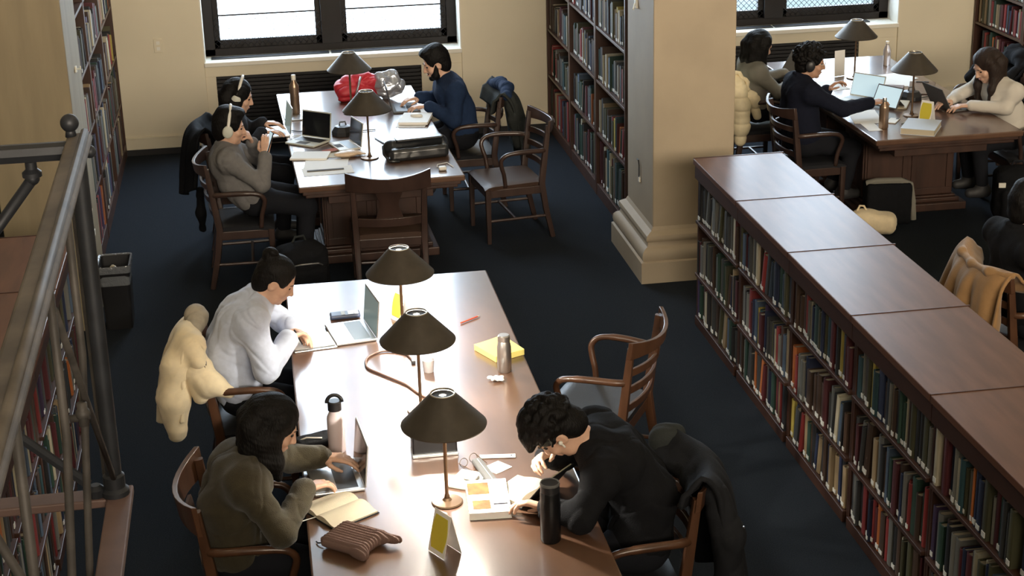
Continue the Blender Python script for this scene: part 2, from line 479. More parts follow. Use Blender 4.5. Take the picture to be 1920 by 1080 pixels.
LOWX0, LOWX1, LOWT, UW = 2.585, 3.125, 1.08, .914
LOWZ = [.062, .345, .690]; LOWTOP = [.325, .672, .955]
def low_case(label, face):
    """local: x from 0 (face side) to depth .54, y from 0 (far) to -UW"""
    t = thing('low_bookcase', label, 'bookcase', group='low wooden bookcase units')
    D = LOWX1 - LOWX0
    f = (lambda x0, x1, *a: (x0, x1, *a)) if face < 0 else (lambda x0, x1, *a: (-x1, -x0, *a))
    obj('top', MB().bx(*f(-.012, D + .012, -UW + .001, -.007, 1.045, 1.08)), M['casetop'], t, bevel=.004)
    obj('seam_strip', MB().bx(*f(-.010, D + .022, -.0065, -.0005, 1.05, 1.083)), M['case'], t)
    obj('header', MB().bx(*f(.0, .022, -UW + .002, -.002, .955, 1.044)), M['case'], t, bevel=.002)
    for y in (-.0105, -UW + .0105):
        obj('side_panel', MB().bx(*f(.022, D, y - .009, y + .009, .0, 1.044)), M['case'], t, bevel=.002)
    for z in LOWZ[1:]:
        obj('shelf', MB().bx(*f(.004, D, -UW + .020, -.020, z - .02, z)), M['case'], t, bevel=.002)
    obj('base', MB().bx(*f(.006, D, -UW + .027, -.027, 0, .06)), M['case'], t, bevel=.002)
    obj('back_panel', MB().bx(*f(D / 2 - .006, D / 2 + .006, -UW + .027, -.027, .062, 1.044)), M['case'], t)
    return t
lows = ['end section of low bookcase, nearest the moulded pillar', 'second low bookcase section from the moulded pillar', 'third low bookcase section from the moulded pillar',
        'fourth low bookcase section from the moulded pillar', 'fifth low bookcase section from the moulded pillar', 'sixth low bookcase section from the moulded pillar']
c0 = low_case(lows[0], -1)
ORD = ['first', 'second', 'third', 'fourth', 'fifth', 'sixth', 'seventh', 'eighth', 'ninth', 'tenth', 'eleventh', 'twelfth', 'thirteenth', 'fourteenth', 'fifteenth', 'sixteenth', 'seventeenth',
       'eighteenth', 'nineteenth', 'twentieth', 'twenty-first', 'twenty-second', 'twenty-third', 'twenty-fourth', 'twenty-fifth', 'twenty-sixth', 'twenty-seventh', 'twenty-eighth', 'twenty-ninth', 'thirtieth'] + ['thirty-%s' % x for x in ('first', 'second', 'third', 'fourth', 'fifth', 'sixth', 'seventh', 'eighth', 'ninth')] + ['fortieth'] + ['forty-%s' % x for x in ('first', 'second', 'third', 'fourth', 'fifth', 'sixth', 'seventh', 'eighth', 'ninth')]
TIER = ['bottom', 'middle', 'top']
r1 = random.Random(21)
for i in range(6):
    c = c0 if i == 0 else dup(c0, label=lows[i])
    c.location = (LOWX0, 9.39 - UW * i, 0)
    for k in range(3):
        fill(LOWX0 + .010, 9.39 - UW * i - .022, 9.39 - UW * (i + 1) + .022, LOWZ[k] + .001, LOWTOP[k] - LOWZ[k], -1, ('low', i, k), r1, tmean=.037, loose=.05 if k == 0 else .01)
c1 = low_case('low bookcase section seen through the railing, beside the streaked pillar', 1)
for i in range(5):
    c = c1 if i == 0 else dup(c1, label='%s low bookcase section from the streaked pillar, behind the railing' % ORD[i])
    c.location = (-1.09, 8.77 - UW * i, 0)
    for k in range(3):
        if i < 4: fill(-1.09 - .012, 8.77 - UW * i - .022, 8.77 - UW * (i + 1) + .022, LOWZ[k] + .001, LOWTOP[k] - LOWZ[k], 1, ('rail', i, k), r1, tmean=.037)

TL = [.10, .52, .94, 1.36, 1.78, 2.20]
def tall_case(label, face, W, zs):
    t = thing('tall_bookcase', label, 'bookcase', group='tall wooden bookcase units')
    f = (lambda x0, x1, *a: (x0, x1, *a)) if face < 0 else (lambda x0, x1, *a: (-x1, -x0, *a))
    D = .44
    for y in (-.016, -W + .016):
        obj('side_panel', MB().bx(*f(0, D, y - .014, y + .014, 0, 2.6)), M['case'], t, bevel=.002)
    for z in zs[1:]:
        obj('shelf', MB().bx(*f(.004, D, -W + .031, -.031, z - .022, z)), M['case'], t, bevel=.002)
    obj('base', MB().bx(*f(.004, D, -W + .031, -.031, 0, zs[0] - .001)), M['case'], t, bevel=.002)
    obj('cornice', MB().bx(*f(-.02, D, -W, 0, 2.60, 2.68)), M['case'], t, bevel=.004)
    obj('back_panel', MB().bx(*f(.235, .25, -W + .031, -.031, .1, 2.6)), M['case'], t)
    return t
W3 = 1.055
k0 = tall_case('tall bookcase unit behind the moulded pillar, farthest from the window wall', -1, W3, TL)
nm = ['tall bookcase unit against the window wall, beyond the empty ladder-back chair', 'middle one of the three tall bookcase units behind the moulded pillar', 'tall bookcase unit touching the moulded pillar']
for i in range(3):
    c = k0 if i == 0 else dup(k0)
    c['label'] = nm[i]; c.location = (2.57, 14.40 - W3 * i, 0)
    for k in range(4):
        fill(2.57 + .015, 14.40 - W3 * i - .033, 14.40 - W3 * (i + 1) + .033, TL[k] + .001, .385, -1, ('mid', i, k), r1, tmean=.040, big=(k == 0), gap_p=.03)
TLL = [.12, .50, .92, 1.35, 1.78, 2.20]
k1 = tall_case('tall bookcase unit against the window wall beside the cream outlet', 1, 1.16, TLL)
nm = ['tall bookcase unit against the window wall, beside the cream outlet wall', 'middle one of three tall bookcase units behind the streaked pillar', 'tall bookcase unit touching the streaked pillar']
for i in range(3):
    c = k1 if i == 0 else dup(k1)
    c['label'] = nm[i]; c.location = (-1.22, 14.40 - 1.16 * i, 0)
    for k in range(4):
        fill(-1.22 - .004, 14.40 - 1.16 * i - .033, 14.40 - 1.16 * (i + 1) + .033, TLL[k] + .001, .385, 1, ('lft', i, k), r1, tmean=.040, big=(k < 2), gap_p=.05)
TLR = [.10, .45, .78, 1.10, 1.42, 1.74]
k2 = tall_case('tall bookcase unit behind the woman in white, against the window wall', -1, 1.0, TLR)
for i in range(2):
    c = k2 if i == 0 else dup(k2, label='tall bookcase unit behind the woman in white, its near neighbour')
    c.location = (6.64, 14.40 - 1.0 * i, 0)
    for k in range(4):
        fill(6.66, 14.40 - i - .033 - (.12 if k == 1 else 0), 14.40 - (i + 1) + .033, TLR[k] + .001, .29, -1, ('rgt', i, k), r1, tmean=.036, gap_p=.06)

# ================================================================== BOOKS
CAMM = Matrix(((0.98685447, -0.15965005, -0.02510214), (-0.07811196, -0.33521301, -0.93889869), (0.14148066, 0.92851715, -0.34327704)))
FPX = 3066.9788
def to_px(p):
    v = CAMM @ (Vector(p) - Vector((0, 0, 3.8)))
    return 960 + FPX * v.x / v.z, 540 + FPX * v.y / v.z
def seen_area(b):
    x, y, z, tk, h, d, a, face, col, key, n = b
    q = [to_px((x, y - tk / 2, z)), to_px((x, y + tk / 2, z)), to_px((x, y + tk / 2, z + h)), to_px((x, y - tk / 2, z + h))]
    cx = sum(p[0] for p in q) / 4; cy = sum(p[1] for p in q) / 4
    if not (5 < cx < 1915 and 5 < cy < 1075): return 0
    if key[0] == 'rail' and cx > 200: return 0
    if key[0] == 'mid' and y < 11.35: return 0
    s = 0
    for i in range(4):
        s += q[i][0] * q[(i + 1) % 4][1] - q[(i + 1) % 4][0] * q[i][1]
    s = abs(s) / 2
    if key[0] in ('rail', 'lft'): s *= .45
    return s
def cover_mesh(name, bulge):
    mb = MB()
    # covers and rounded spine as one folded shell; x into the shelf, y thickness, z height (unit size)
    n = 5; out = []; inn = []
    for i in range(n + 1):
        yy = -.5 + i / n
        out.append((bulge * (abs(yy) * 2) ** 2, yy))
    pts_o = [(1, -.5)] + out + [(1, .5)]
    pts_i = [(1, -.40)] + [(.03 + o[0], o[1] * .8) for o in out] + [(1, .40)]
    m = len(pts_o)
    vs = [(x, y, 0) for x, y in pts_o] + [(x, y, 1) for x, y in pts_o] + [(x, y, 0) for x, y in pts_i] + [(x, y, 1) for x, y in pts_i]
    fs = []
    for i in range(m - 1):
        fs += [(i, m + i, m + i + 1, i + 1), (2 * m + i, 2 * m + i + 1, 3 * m + i + 1, 3 * m + i), (m + i, 3 * m + i, 3 * m + i + 1, m + i + 1), (i, i + 1, 2 * m + i + 1, 2 * m + i)]
    fs += [(0, 2 * m, 3 * m, m), (m - 1, 2 * m - 1, 4 * m - 1, 3 * m - 1)]
    return mb.add(vs, fs)
pg = MB().bx(.04, .965, -.385, .385, .025, .970)
st = MB().bx(-.012, .02, -.34, .34, .045, .135)
ranked = sorted(BOOKS, key=seen_area, reverse=True)
NB = 296
single, rest = ranked[:NB], ranked[NB:]
rest = [b for b in rest if seen_area(b) > 0 or b[9][0] in ('low', 'mid', 'lft', 'rail', 'rgt')]
me_cov = [cover_mesh('book', .02).mesh('book'), cover_mesh('book', .06).mesh('book')]
for me in me_cov: me.materials.append(M['book'])
me_pg = pg.mesh('page_block'); me_pg.materials.append(M['pages'])
me_st = st.mesh('call_label'); me_st.materials.append(M['sticker'])
CASE = {'low': 'low bookcase', 'mid': 'tall bookcase', 'rail': 'railing-side bookcase', 'lft': 'bookcase by outlet', 'rgt': 'bookcase behind woman in white'}
GRP = {'low': 'books on the low bookcase', 'mid': 'books in the tall bookcase', 'rail': 'books behind the railing', 'lft': 'books in the bookcase by the outlet', 'rgt': 'books behind the woman in white'}
def place_matrix(b):
    x, y, z, tk, h, d, a, face, col, key, n = b
    up = tk / 2 * math.sin(a) * 1.02 + (.0005 if a else 0)
    Mx = Matrix.Translation((x, y, z + up)) @ (Matrix.Rotation(a, 4, 'X') if face < 0 else Matrix.Rotation(PI, 4, 'Z') @ Matrix.Rotation(-a, 4, 'X'))
    return Mx, Vector((d, tk * (math.cos(a) if a else 1) * .985, h))
tiername = {0: 'bottom shelf', 1: 'second shelf up', 2: 'third shelf up', 3: 'fourth shelf up'}
byrow = {}
for b in single: byrow.setdefault(b[9], []).append(b)
rb = random.Random(5)
ii = 0
for key, row in byrow.items():
    row.sort(key=lambda b: b[10])
    for b in row:
        x, y, z, tk, h, d, a, face, col, key, n = b
        o = bpy.data.objects.new('book', me_cov[ii % 2]); COL.objects.link(o); ii += 1
        Mx, sc = place_matrix(b)
        o.matrix_world = Mx @ Matrix.Diagonal((*sc, 1))
        f = rb.uniform(.8, 1.4)
        o.color = (*(c * f for c in col[1]), 1)
        sec = ORD[key[1]]
        where = {'low': ('bottom shelf', 'middle shelf', 'top shelf')[key[2]] if key[0] in ('low', 'rail') else ''}.get(key[0], '')
        if key[0] == 'low':
            lb = '%s book, %s from the pillar end, %s, %s low bookcase section' % (col[0], ORD[n - 1], where, sec)
        elif key[0] == 'rail':
            lb = '%s book behind the railing, %s along, %s, %s section' % (col[0], ORD[n - 1], ('bottom shelf', 'middle shelf', 'top shelf')[key[2]], sec)
        else:
            lb = '%s book, %s from the window wall, %s, %s unit, %s' % (col[0], ORD[n - 1], tiername[key[2]], sec, {'mid': 'tall bookcase', 'lft': 'outlet-side bookcase', 'rgt': 'far bookcase'}[key[0]])
        setprops(o, lb, 'book', GRP[key[0]])
        p = bpy.data.objects.new('page_block', me_pg); COL.objects.link(p); p.parent = o
        if rb.random() < (.8 if key[0] in ('low', 'mid') else .12):
            p = bpy.data.objects.new('call_label', me_st); COL.objects.link(p); p.parent = o
            p['label'] = 'small white call number label at the foot of the spine'
# the smaller remaining books together
mb = MB(); cols = []
cv = cover_mesh('x', .03)
for b in rest:
    Mx, sc = place_matrix(b)
    T = Mx @ Matrix.Diagonal((*sc, 1))
    f = rb.uniform(.75, 1.3)
    parts = [(cv, tuple(c * f for c in b[8][1])), (pg, (.52, .46, .34))]
    if rb.random() < (.5 if b[9][0] in ('low', 'mid', 'rgt') else .1): parts.append((st, (.72, .72, .68)))
    for q, c in parts:
        mb.add([T @ Vector(v) for v in q.v], q.f); cols += [c] * len(q.f)
mm = mat('book_cloth_mixed', (.5, .5, .5), .6)
vc = mm.node_tree.nodes.new('ShaderNodeVertexColor'); vc.layer_name = 'cloth'
mm.node_tree.links.new(vc.outputs[0], mm.node_tree.nodes['Principled BSDF'].inputs['Base Color'])
ob = obj('books', mb, mm, label='the many smaller books farther back along all the shelves', cat='books', kind='stuff')
at = ob.data.color_attributes.new('cloth', 'FLOAT_COLOR', 'CORNER')
arr = np.ones((len(ob.data.loops), 4), np.float32)
cc = np.array(cols, np.float32); lt = np.empty(len(ob.data.polygons), np.int32); ob.data.polygons.foreach_get('loop_total', lt)
if len(lt) == len(cc): arr[:, :3] = np.repeat(cc, lt, axis=0)
at.data.foreach_set('color', arr.ravel())

# ================================================================== ARMCHAIRS
CH = {}
def arc(w, sag, y, n=10):
    return [(-w / 2 + w * i / n, y - sag * (1 - (2 * i / n - 1) ** 2)) for i in range(n + 1)]
def armchair(label, kind='ladder', wood='chair', seat='leather', arms=True, sd=.205):
    """local: faces +y, floor at 0"""
    t = thing('armchair', label, 'chair', group='wooden library armchairs')
    W = M[wood]
    def backy(z): return -.205 - .055 * max(0, (z - .42)) / .44
    # seat with waterfall front
    def seatf(u, v):
        x = (-.5 + u) * (.46 + .05 * v); y = -.215 + (.24 + sd) * v
        e = min(u, 1 - u, .12) / .12; f = min(1 - v, .12) / .12; g = min(v, .10) / .10
        z = .432 + .014 * math.sin(min(e, 1) * PI / 2) - .022 * (1 - math.sin(f * PI / 2)) - .006 * (1 - g) - .008 * math.sin(PI * u) * math.sin(PI * v)
        return (x, y, z)
    obj('seat', MB().grid(seatf, 16, 16, .035), M[seat], t, smooth='auto')
    obj('seat_rail', MB().box((0, sd - .005, .375), (.46, .028, .065)).box((0, -.200, .375), (.42, .026, .06)).box((-.228, sd / 2 - .10, .375), (.026, .20 + sd, .06)).box((.228, sd / 2 - .10, .375), (.026, .20 + sd, .06)), W, t, bevel=.004)
    for s in (-1, 1):
        obj('leg', MB().tube([(s * .235, sd, 0), (s * .235, sd, .2), (s * .235, sd, .408)], [.017, .020, .023], 8, flat=(1, 1, (0, 1, 0))), W, t, smooth='auto')
        pts = [(s * .225, -.285, 0), (s * .225, -.235, .22), (s * .225, -.205, .42)] + [(s * (.225 + .012 * k / 4), backy(.42 + .44 * k / 4 * .97), .42 + .44 * k / 4 * .97) for k in range(1, 5)]
        obj('back_post', MB().tube(pts, [.018, .021, .024, .023, .021, .019, .017], 8, flat=(1, 1.1, (0, 1, 0))), W, t, smooth='auto')
        if arms:
            p = [(s * .236, backy(.665) + .01, .665), (s * .262, -.18, .672), (s * .280, -.07, .678), (s * .286, .02, .676), (s * .283, .080, .662), (s * .274, .110, .625), (s * .264, .104, .575), (s * .252, .085, .51), (s * .246, .075, .42)]
            # smooth the bend
            P = [Vector(q) for q in p]; Q = []
            for i in range(len(P) - 1):
                a = P[max(i - 1, 0)]; b = P[i]; c = P[i + 1]; d = P[min(i + 2, len(P) - 1)]
                for k in range(4):
                    u = k / 4
                    Q.append(.5 * ((2 * b) + (c - a) * u + (2 * a - 5 * b + 4 * c - d) * u * u + (3 * b - a - 3 * c + d) * u ** 3))
            Q.append(P[-1])
            obj('armrest', MB().tube(Q, [.018] * 12 + [.016] * (len(Q) - 12), 10, flat=(1.15, .8, (0, 0, 1)) if False else None), W, t, smooth=True)
        obj('stretcher', MB().tube([(s * .235, sd, .17), (s * .226, -.245, .17)], .011, 8), W, t, smooth='auto')
    obj('stretcher', MB().tube([(-.232, 0, .17), (.232, 0, .17)], .011, 8), W, t, smooth='auto')
    def rail(z0, z1, sag, th=.020, w=.47, name='slat', dip=0.):
        mb = MB(); a = arc(w, sag, 0); n = len(a)
        vs = []
        for z in (z0, z1):
            for off in (th / 2, -th / 2):
                vs += [(x, y + off + backy(z), z - (dip * (1 - (2 * x / w) ** 2) if z > z0 + .01 else 0)) for x, y in a]
        fs = []
        for i in range(n - 1):
            fs += [(i, i + 1, 2 * n + i + 1, 2 * n + i), (n + i + 1, n + i, 3 * n + i, 3 * n + i + 1), (2 * n + i, 2 * n + i + 1, 3 * n + i + 1, 3 * n + i), (i + 1, i, n + i, n + i + 1)]
        fs += [(0, 2 * n, 3 * n, n), (2 * n - 1, n - 1, 4 * n - 1, 3 * n - 1)][0:1] + [(n - 1, 2 * n - 1, 4 * n - 1, 3 * n - 1)]
        mb.add(vs, fs)
        obj(name, mb, W, t, bevel=.003, smooth='auto')
    if kind == 'splat':
        rail(.755, .885, .085, .022, .56, 'crest_rail', .035)
        rail(.50, .56, .045, .02, .45)
        mb = MB().grid(lambda u, v: ((u - .5) * (.15 + .03 * math.cos(v * 2 * PI)), backy(.55 + .21 * v) - .075 * (1 - (2 * (u - .5) * .33) ** 2) * (.6 + .4 * v) + .008, .55 + .21 * v), 6, 8, .014)
        obj('splat', mb, W, t, smooth='auto')
    else:
        rail(.795, .885, .085, .022, .52, 'crest_rail', .03)
        rail(.695, .735, .065, .018); rail(.60, .64, .055, .018); rail(.50, .54, .045, .018)
        if kind == 'knot':
            obj('spindle', MB().tube([(0.02, backy(.735) - .055, .72), (0.02, backy(.80) - .062, .81)], .018, 8), W, t, smooth='auto')
    return t
def put(t, x, y, rot): t.location = (x, y, 0); t.rotation_euler = (0, 0, R(rot)); return t
put(armchair('empty ladder-back armchair with a black leather seat between low bookcase and lamp table', 'knot', 'chair', 'leather'), 1.53, 7.36, 60)
put(armchair('armchair of the woman in pale blue, cream jacket over its back', 'ladder', 'chair', 'leather', True, .14), -.125, 7.60, -90)
put(armchair('armchair of the woman in olive, broad crest rail shining in lamp light', 'splat', 'chair', 'leather', True, .14), -.12, 6.015, -90)
put(armchair('armchair of the bent man in black, dark jacket over its back', 'ladder', 'chair', 'leather', True, .14), 1.28, 5.72, 90)
put(armchair('armchair of the person in grey holding a phone', 'ladder', 'chair_d', 'leather', True, .14), -.15, 10.95, -90)
put(armchair('armchair of the long-haired person with headphones, nearest the glaring window', 'ladder', 'chair_d', 'leather', True, .14), -.15, 11.80, -90)
put(armchair('armchair of the bearded man in navy, dark jacket over its back', 'ladder', 'chair_d', 'leather', True, .14), 1.53, 12.35, 90)
put(armchair('empty splat-back chair pushed in at the near end of the laptop-crowded table', 'splat', 'chair_d', 'leather_b', False), .775, 10.53, -2)
put(armchair('empty ladder-back armchair with sheen on its seat, before the tall bookcase', 'ladder', 'chair_d', 'leather_b'), 1.73, 11.50, 97)
put(armchair('armchair hung with a cream puffer jacket', 'ladder', 'chair_d', 'leather', True, .14), 3.97, 12.50, -90)
put(armchair('armchair of the curly-haired man reaching across the table', 'ladder', 'chair_d', 'leather', True, .14), 4.07, 11.45, -86)
put(armchair('armchair of the long-haired woman in white', 'ladder', 'chair_d', 'leather', True, .14), 5.60, 11.25, 90)
put(armchair('armchair hung with a black jacket beside the woman in white', 'ladder', 'chair_d', 'leather'), 5.67, 12.10, 84)
put(armchair('armchair draped with a tan coat, beyond the low bookcase', 'ladder', 'chair', 'leather', True, .14), 4.01, 7.70, -90)


# ================================================================== RAILING of the gallery
t = thing('gallery_railing', 'iron gallery railing with worn flat handrail, ball finials and crossed braces', 'railing')
FZ = 2.0
def hp(y): return (-.420 + .020 * (3.7 - y) / 1.36, y, 2.86)
obj('handrail', MB().tube([hp(3.76), hp(3.2), hp(2.6), hp(1.2)], .030, 8, flat=(1.0, .42, (0, 0, 1))), M['iron_l'], t, bevel=.004)
obj('top_bead', MB().tube([(hp(3.76)[0] + .012, 3.76, 2.872), (hp(1.2)[0] + .012, 1.2, 2.872)], .010, 8), M['iron_l'], t, smooth=True)
obj('side_handrail', MB().tube([(-.43, 3.69, 2.85), (-1.8, 3.69, 2.85)], .026, 8, flat=(1.2, .75, (0, 0, 1))), M['iron_d'], t)
po = obj('corner_post', MB().tube([(-.425, 3.66, FZ + .03), (-.425, 3.70, 2.83)], .020, 12), M['iron_d'], t, smooth='auto')
obj('back_post', MB().tube([(-.447, 3.71, FZ + .03), (-.447, 3.74, 2.83)], .010, 10), M['iron'], t, smooth='auto')
obj('base_collar', MB().lathe([(.034, 0), (.034, .012), (.026, .02), (.026, .05), (.02, .055)], 16, (-.425, 3.658, FZ)).lathe([(.02, 0), (.022, .02), (.012, .03)], 10, (-.47, 3.655, FZ)), M['iron_d'], t, smooth='auto')
obj('ball_finial', MB().sphere((-.437, 3.735, 2.902), .021, 16, 12).lathe([(.013, 0), (.010, .02)], 10, (-.437, 3.735, 2.87)), M['iron_d'], t, smooth=True)
obj('ball_finial', MB().sphere((-.398, 3.72, 2.836), .015, 12, 8), M['iron_d'], t, smooth=True)
for y in (3.31, 2.885, 2.3):
    x = hp(y)[0]
    obj('baluster', MB().tube([(x, y, 2.855), (x - .004, y, 2.5), (x - .045, y, 2.0), (x - .05, y, 1.93)], .0085, 8), M['iron'], t, smooth=True)
obj('brace', MB().tube([(hp(2.885)[0] + .004, 2.885, 2.76), (-.423, 3.64, FZ + .05)], .0075, 8), M['iron'], t, smooth=True)
obj('brace', MB().tube([(-.418, 3.64, 2.78), (-.412, 2.9, 2.15), (-.41, 2.3, 1.97)], .006, 8), M['iron'], t, smooth=True) if False else None
obj('brace_clamp', MB().sphere((-.418, 3.20, 2.415), .016, 12, 8).tube([(-.445, 3.20, 2.405), (-.405, 3.20, 2.41)], .009, 8).tube([(-.418, 3.2, 2.44), (-.418, 3.195, 2.39)], .011, 8), M['iron'], t, smooth=True)
# side: bracket under the side rail and its diagonal strut, low dark brace
obj('bracket', MB().lathe([(.022, 0), (.022, .010), (.013, .018), (.013, .035)], 14, (-.527, 3.69, 2.795)).sphere((-.527, 3.69, 2.79), .016, 12, 8), M['iron_d'], t, smooth='auto')
obj('strut', MB().tube([(-.527, 3.69, 2.79), (-.70, 3.69, 2.58), (-1.2, 3.69, FZ + .02)], .013, 10), M['iron_d'], t, smooth=True)
obj('lower_strut', MB().tube([(-.485, 3.66, FZ + .03), (-.642, 3.66, 2.182), (-1.2, 3.66, 2.74)], .012, 8, flat=(.5, 1.1, (0, 0, 1))), M['iron_d'], t)
obj('near_strut', MB().tube([(-.440, 2.6, 2.28), (-.479, 2.6, 2.381), (-.504, 2.6, 2.446), (-.62, 2.6, 2.75)], .009, 8), M['iron'], t, smooth=True)
# the gallery edge the railing stands on
g = MB().bx(-.445, -.385, .2, 3.70, FZ - .022, FZ)
st_ = struct('trim_20', g, M['stringer'], bevel=.004)
g = MB().bx(-2.2, -.4455, 3.630, 3.695, FZ - .022, FZ)
struct('trim_21', g, M['stringer'], bevel=.004)

# ================================================================== WASTE BIN
t = thing('waste_bin', 'black waste bin with a clear liner and paper trash beside streaked pillar', 'bin', (-1.02, 10.20, 0))
def rr(w, d, r, z, n=5):
    o = []
    for cx, cy, a0 in ((w / 2 - r, d / 2 - r, 0), (-w / 2 + r, d / 2 - r, 90), (-w / 2 + r, -d / 2 + r, 180), (w / 2 - r, -d / 2 + r, 270)):
        for k in range(n + 1):
            a = R(a0 + 90 * k / n); o.append((cx + r * math.cos(a), cy + r * math.sin(a), z))
    return o
def loft(rings, close_bottom=True, close_top=False):
    mb = MB(); n = len(rings[0]); vs = [v for r_ in rings for v in r_]; fs = []
    for i in range(len(rings) - 1):
        for k in range(n):
            k2 = (k + 1) % n; fs.append((i * n + k, i * n + k2, (i + 1) * n + k2, (i + 1) * n + k))
    if close_bottom: fs.append(tuple(reversed(range(n))))
    if close_top: fs.append(tuple(range((len(rings) - 1) * n, len(rings) * n)))
    return mb.add(vs, fs)
M['binp'] = mat('black_bin_plastic', (.012, .012, .014), .5)
M['liner'] = mat('clear_liner', (.13, .14, .155), .16, spec=1.0, bump=.6, bscale=60)
M['paper'] = mat('white_paper', (.82, .81, .78), .8)
obj('bucket', loft([rr(.165, .22, .02, 0), rr(.195, .26, .025, .40), rr(.205, .27, .028, .41), rr(.205, .27, .028, .425), rr(.185, .25, .022, .425), rr(.175, .235, .02, .15), rr(.05, .05, .01, .15)]), M['binp'], t, smooth='auto')
obj('liner', loft([rr(.19, .255, .025, .30), rr(.193, .258, .025, .43), rr(.214, .279, .03, .434), rr(.218, .283, .03, .41), rr(.213, .278, .03, .385)], False), M['liner'], t, smooth='auto')
tb = bpy.data.objects
for n, (x, y, z, sx, sy, ro, lb) in enumerate([(-.04, .01, .36, .10, .07, 20, 'tan paper cup sleeve lying in the waste bin'), (.03, -.05, .37, .08, .06, -35, 'white crumpled paper lying in the waste bin')]):
    mb = MB().grid(lambda u, v: ((u - .5) * sx, (v - .5) * sy, .02 * math.sin(u * 7 + v * 3) + .015 * math.cos(v * 9)), 8, 8, .003)
    obj('paper_scrap', mb, M['pages'] if n == 0 else M['paper'], smooth=True, label=lb, cat='trash', loc=(-1.02 + x, 10.20 + y, z), rotz=R(ro), group='trash in the waste bin')

# ================================================================== ORGANIC SHAPES (distance-field blobs -> one continuous surface)
def V3(*a): return np.array(a if len(a) == 3 else a[0], dtype=np.float64)
def nz(v): v = np.asarray(v, float); return v / max(1e-9, np.linalg.norm(v))
class Blob:
    def __init__(s, voxel=.008, k=.025): s.h = voxel; s.k = k; s.p = []; s.disp = None
    def cap(s, a, b, ra, rb=None, k=None, op=1):
        rb = ra if rb is None else rb; a = V3(a); b = V3(b)
        r = max(ra, rb)
        def fn(X, Y, Z):
            ab = b - a; L = max(1e-9, ab @ ab)
            t = np.clip(((X - a[0]) * ab[0] + (Y - a[1]) * ab[1] + (Z - a[2]) * ab[2]) / L, 0, 1)
            return np.sqrt((X - a[0] - t * ab[0]) ** 2 + (Y - a[1] - t * ab[1]) ** 2 + (Z - a[2] - t * ab[2]) ** 2) - (ra + (rb - ra) * t)
        s.p.append((np.minimum(a, b) - r, np.maximum(a, b) + r, fn, k, op)); return s
    def ell(s, c, r, Rm=None, k=None, op=1):
        c = V3(c); r = V3(r) if not np.isscalar(r) else V3(r, r, r); Rm = np.eye(3) if Rm is None else np.asarray(Rm, float)
        e = np.sqrt(((Rm * r) ** 2).sum(axis=1))
        def fn(X, Y, Z):
            x, y, z = X - c[0], Y - c[1], Z - c[2]
            q = [(x * Rm[0, i] + y * Rm[1, i] + z * Rm[2, i]) for i in range(3)]
            k0 = np.sqrt(sum((q[i] / r[i]) ** 2 for i in range(3))); k1 = np.sqrt(sum((q[i] / r[i] ** 2) ** 2 for i in range(3)))
            return k0 * (k0 - 1) / np.maximum(k1, 1e-6)
        s.p.append((c - e, c + e, fn, k, op)); return s
    def box(s, c, hf, Rm=None, rd=.01, k=None, op=1):
        c = V3(c); hf = V3(hf); Rm = np.eye(3) if Rm is None else np.asarray(Rm, float)
        e = (np.abs(Rm) * hf).sum(axis=1)
        def fn(X, Y, Z):
            x, y, z = X - c[0], Y - c[1], Z - c[2]
            q = [np.abs(x * Rm[0, i] + y * Rm[1, i] + z * Rm[2, i]) - hf[i] + rd for i in range(3)]
            return np.sqrt(sum(np.maximum(v, 0) ** 2 for v in q)) + np.minimum(np.maximum(np.maximum(q[0], q[1]), q[2]), 0) - rd
        s.p.append((c - e, c + e, fn, k, op)); return s
    def path(s, pts, rr, k=None, op=1):
        rr = rr if isinstance(rr, (list, tuple)) else [rr] * len(pts)
        for i in range(len(pts) - 1): s.cap(pts[i], pts[i + 1], rr[i], rr[i + 1], k, op)
        return s
    def mesh(s, name, off=(0, 0, 0)):
        h = s.h; pos = [p for p in s.p if p[4] > 0]
        lo = np.min([p[0] for p in pos], axis=0) - 4 * h; hi = np.max([p[1] for p in pos], axis=0) + 4 * h
        n = np.ceil((hi - lo) / h).astype(int) + 1
        ax = [(lo[i] + h * np.arange(n[i])).astype(np.float32) for i in range(3)]
        F = np.full(n, .5, np.float32)
        for pl, ph, fn, k, op in s.p:
            k = s.k if k is None else k
            m = k + 3 * h
            i0 = np.clip(np.floor((pl - m - lo) / h).astype(int), 0, n); i1 = np.clip(np.ceil((ph + m - lo) / h).astype(int) + 1, 0, n)
            if np.any(i1 <= i0): continue
            sl = tuple(slice(i0[i], i1[i]) for i in range(3))
            X = ax[0][sl[0]][:, None, None]; Y = ax[1][sl[1]][None, :, None]; Z = ax[2][sl[2]][None, None, :]
            d = fn(X, Y, Z).astype(np.float32); f = F[sl]
            if op > 0:
                q = np.clip(.5 + .5 * (f - d) / k, 0, 1); F[sl] = f + (d - f) * q - k * q * (1 - q)
            else:
                q = np.clip(.5 - .5 * (f + d) / k, 0, 1); F[sl] = f + (-d - f) * q + k * q * (1 - q)
        if s.disp is not None:
            near = np.argwhere(np.abs(F) < 4 * h)
            P = lo + near * h
            F[tuple(near.T)] += s.disp(P).astype(np.float32)
        return nets(F, lo - V3(*off), h, name)

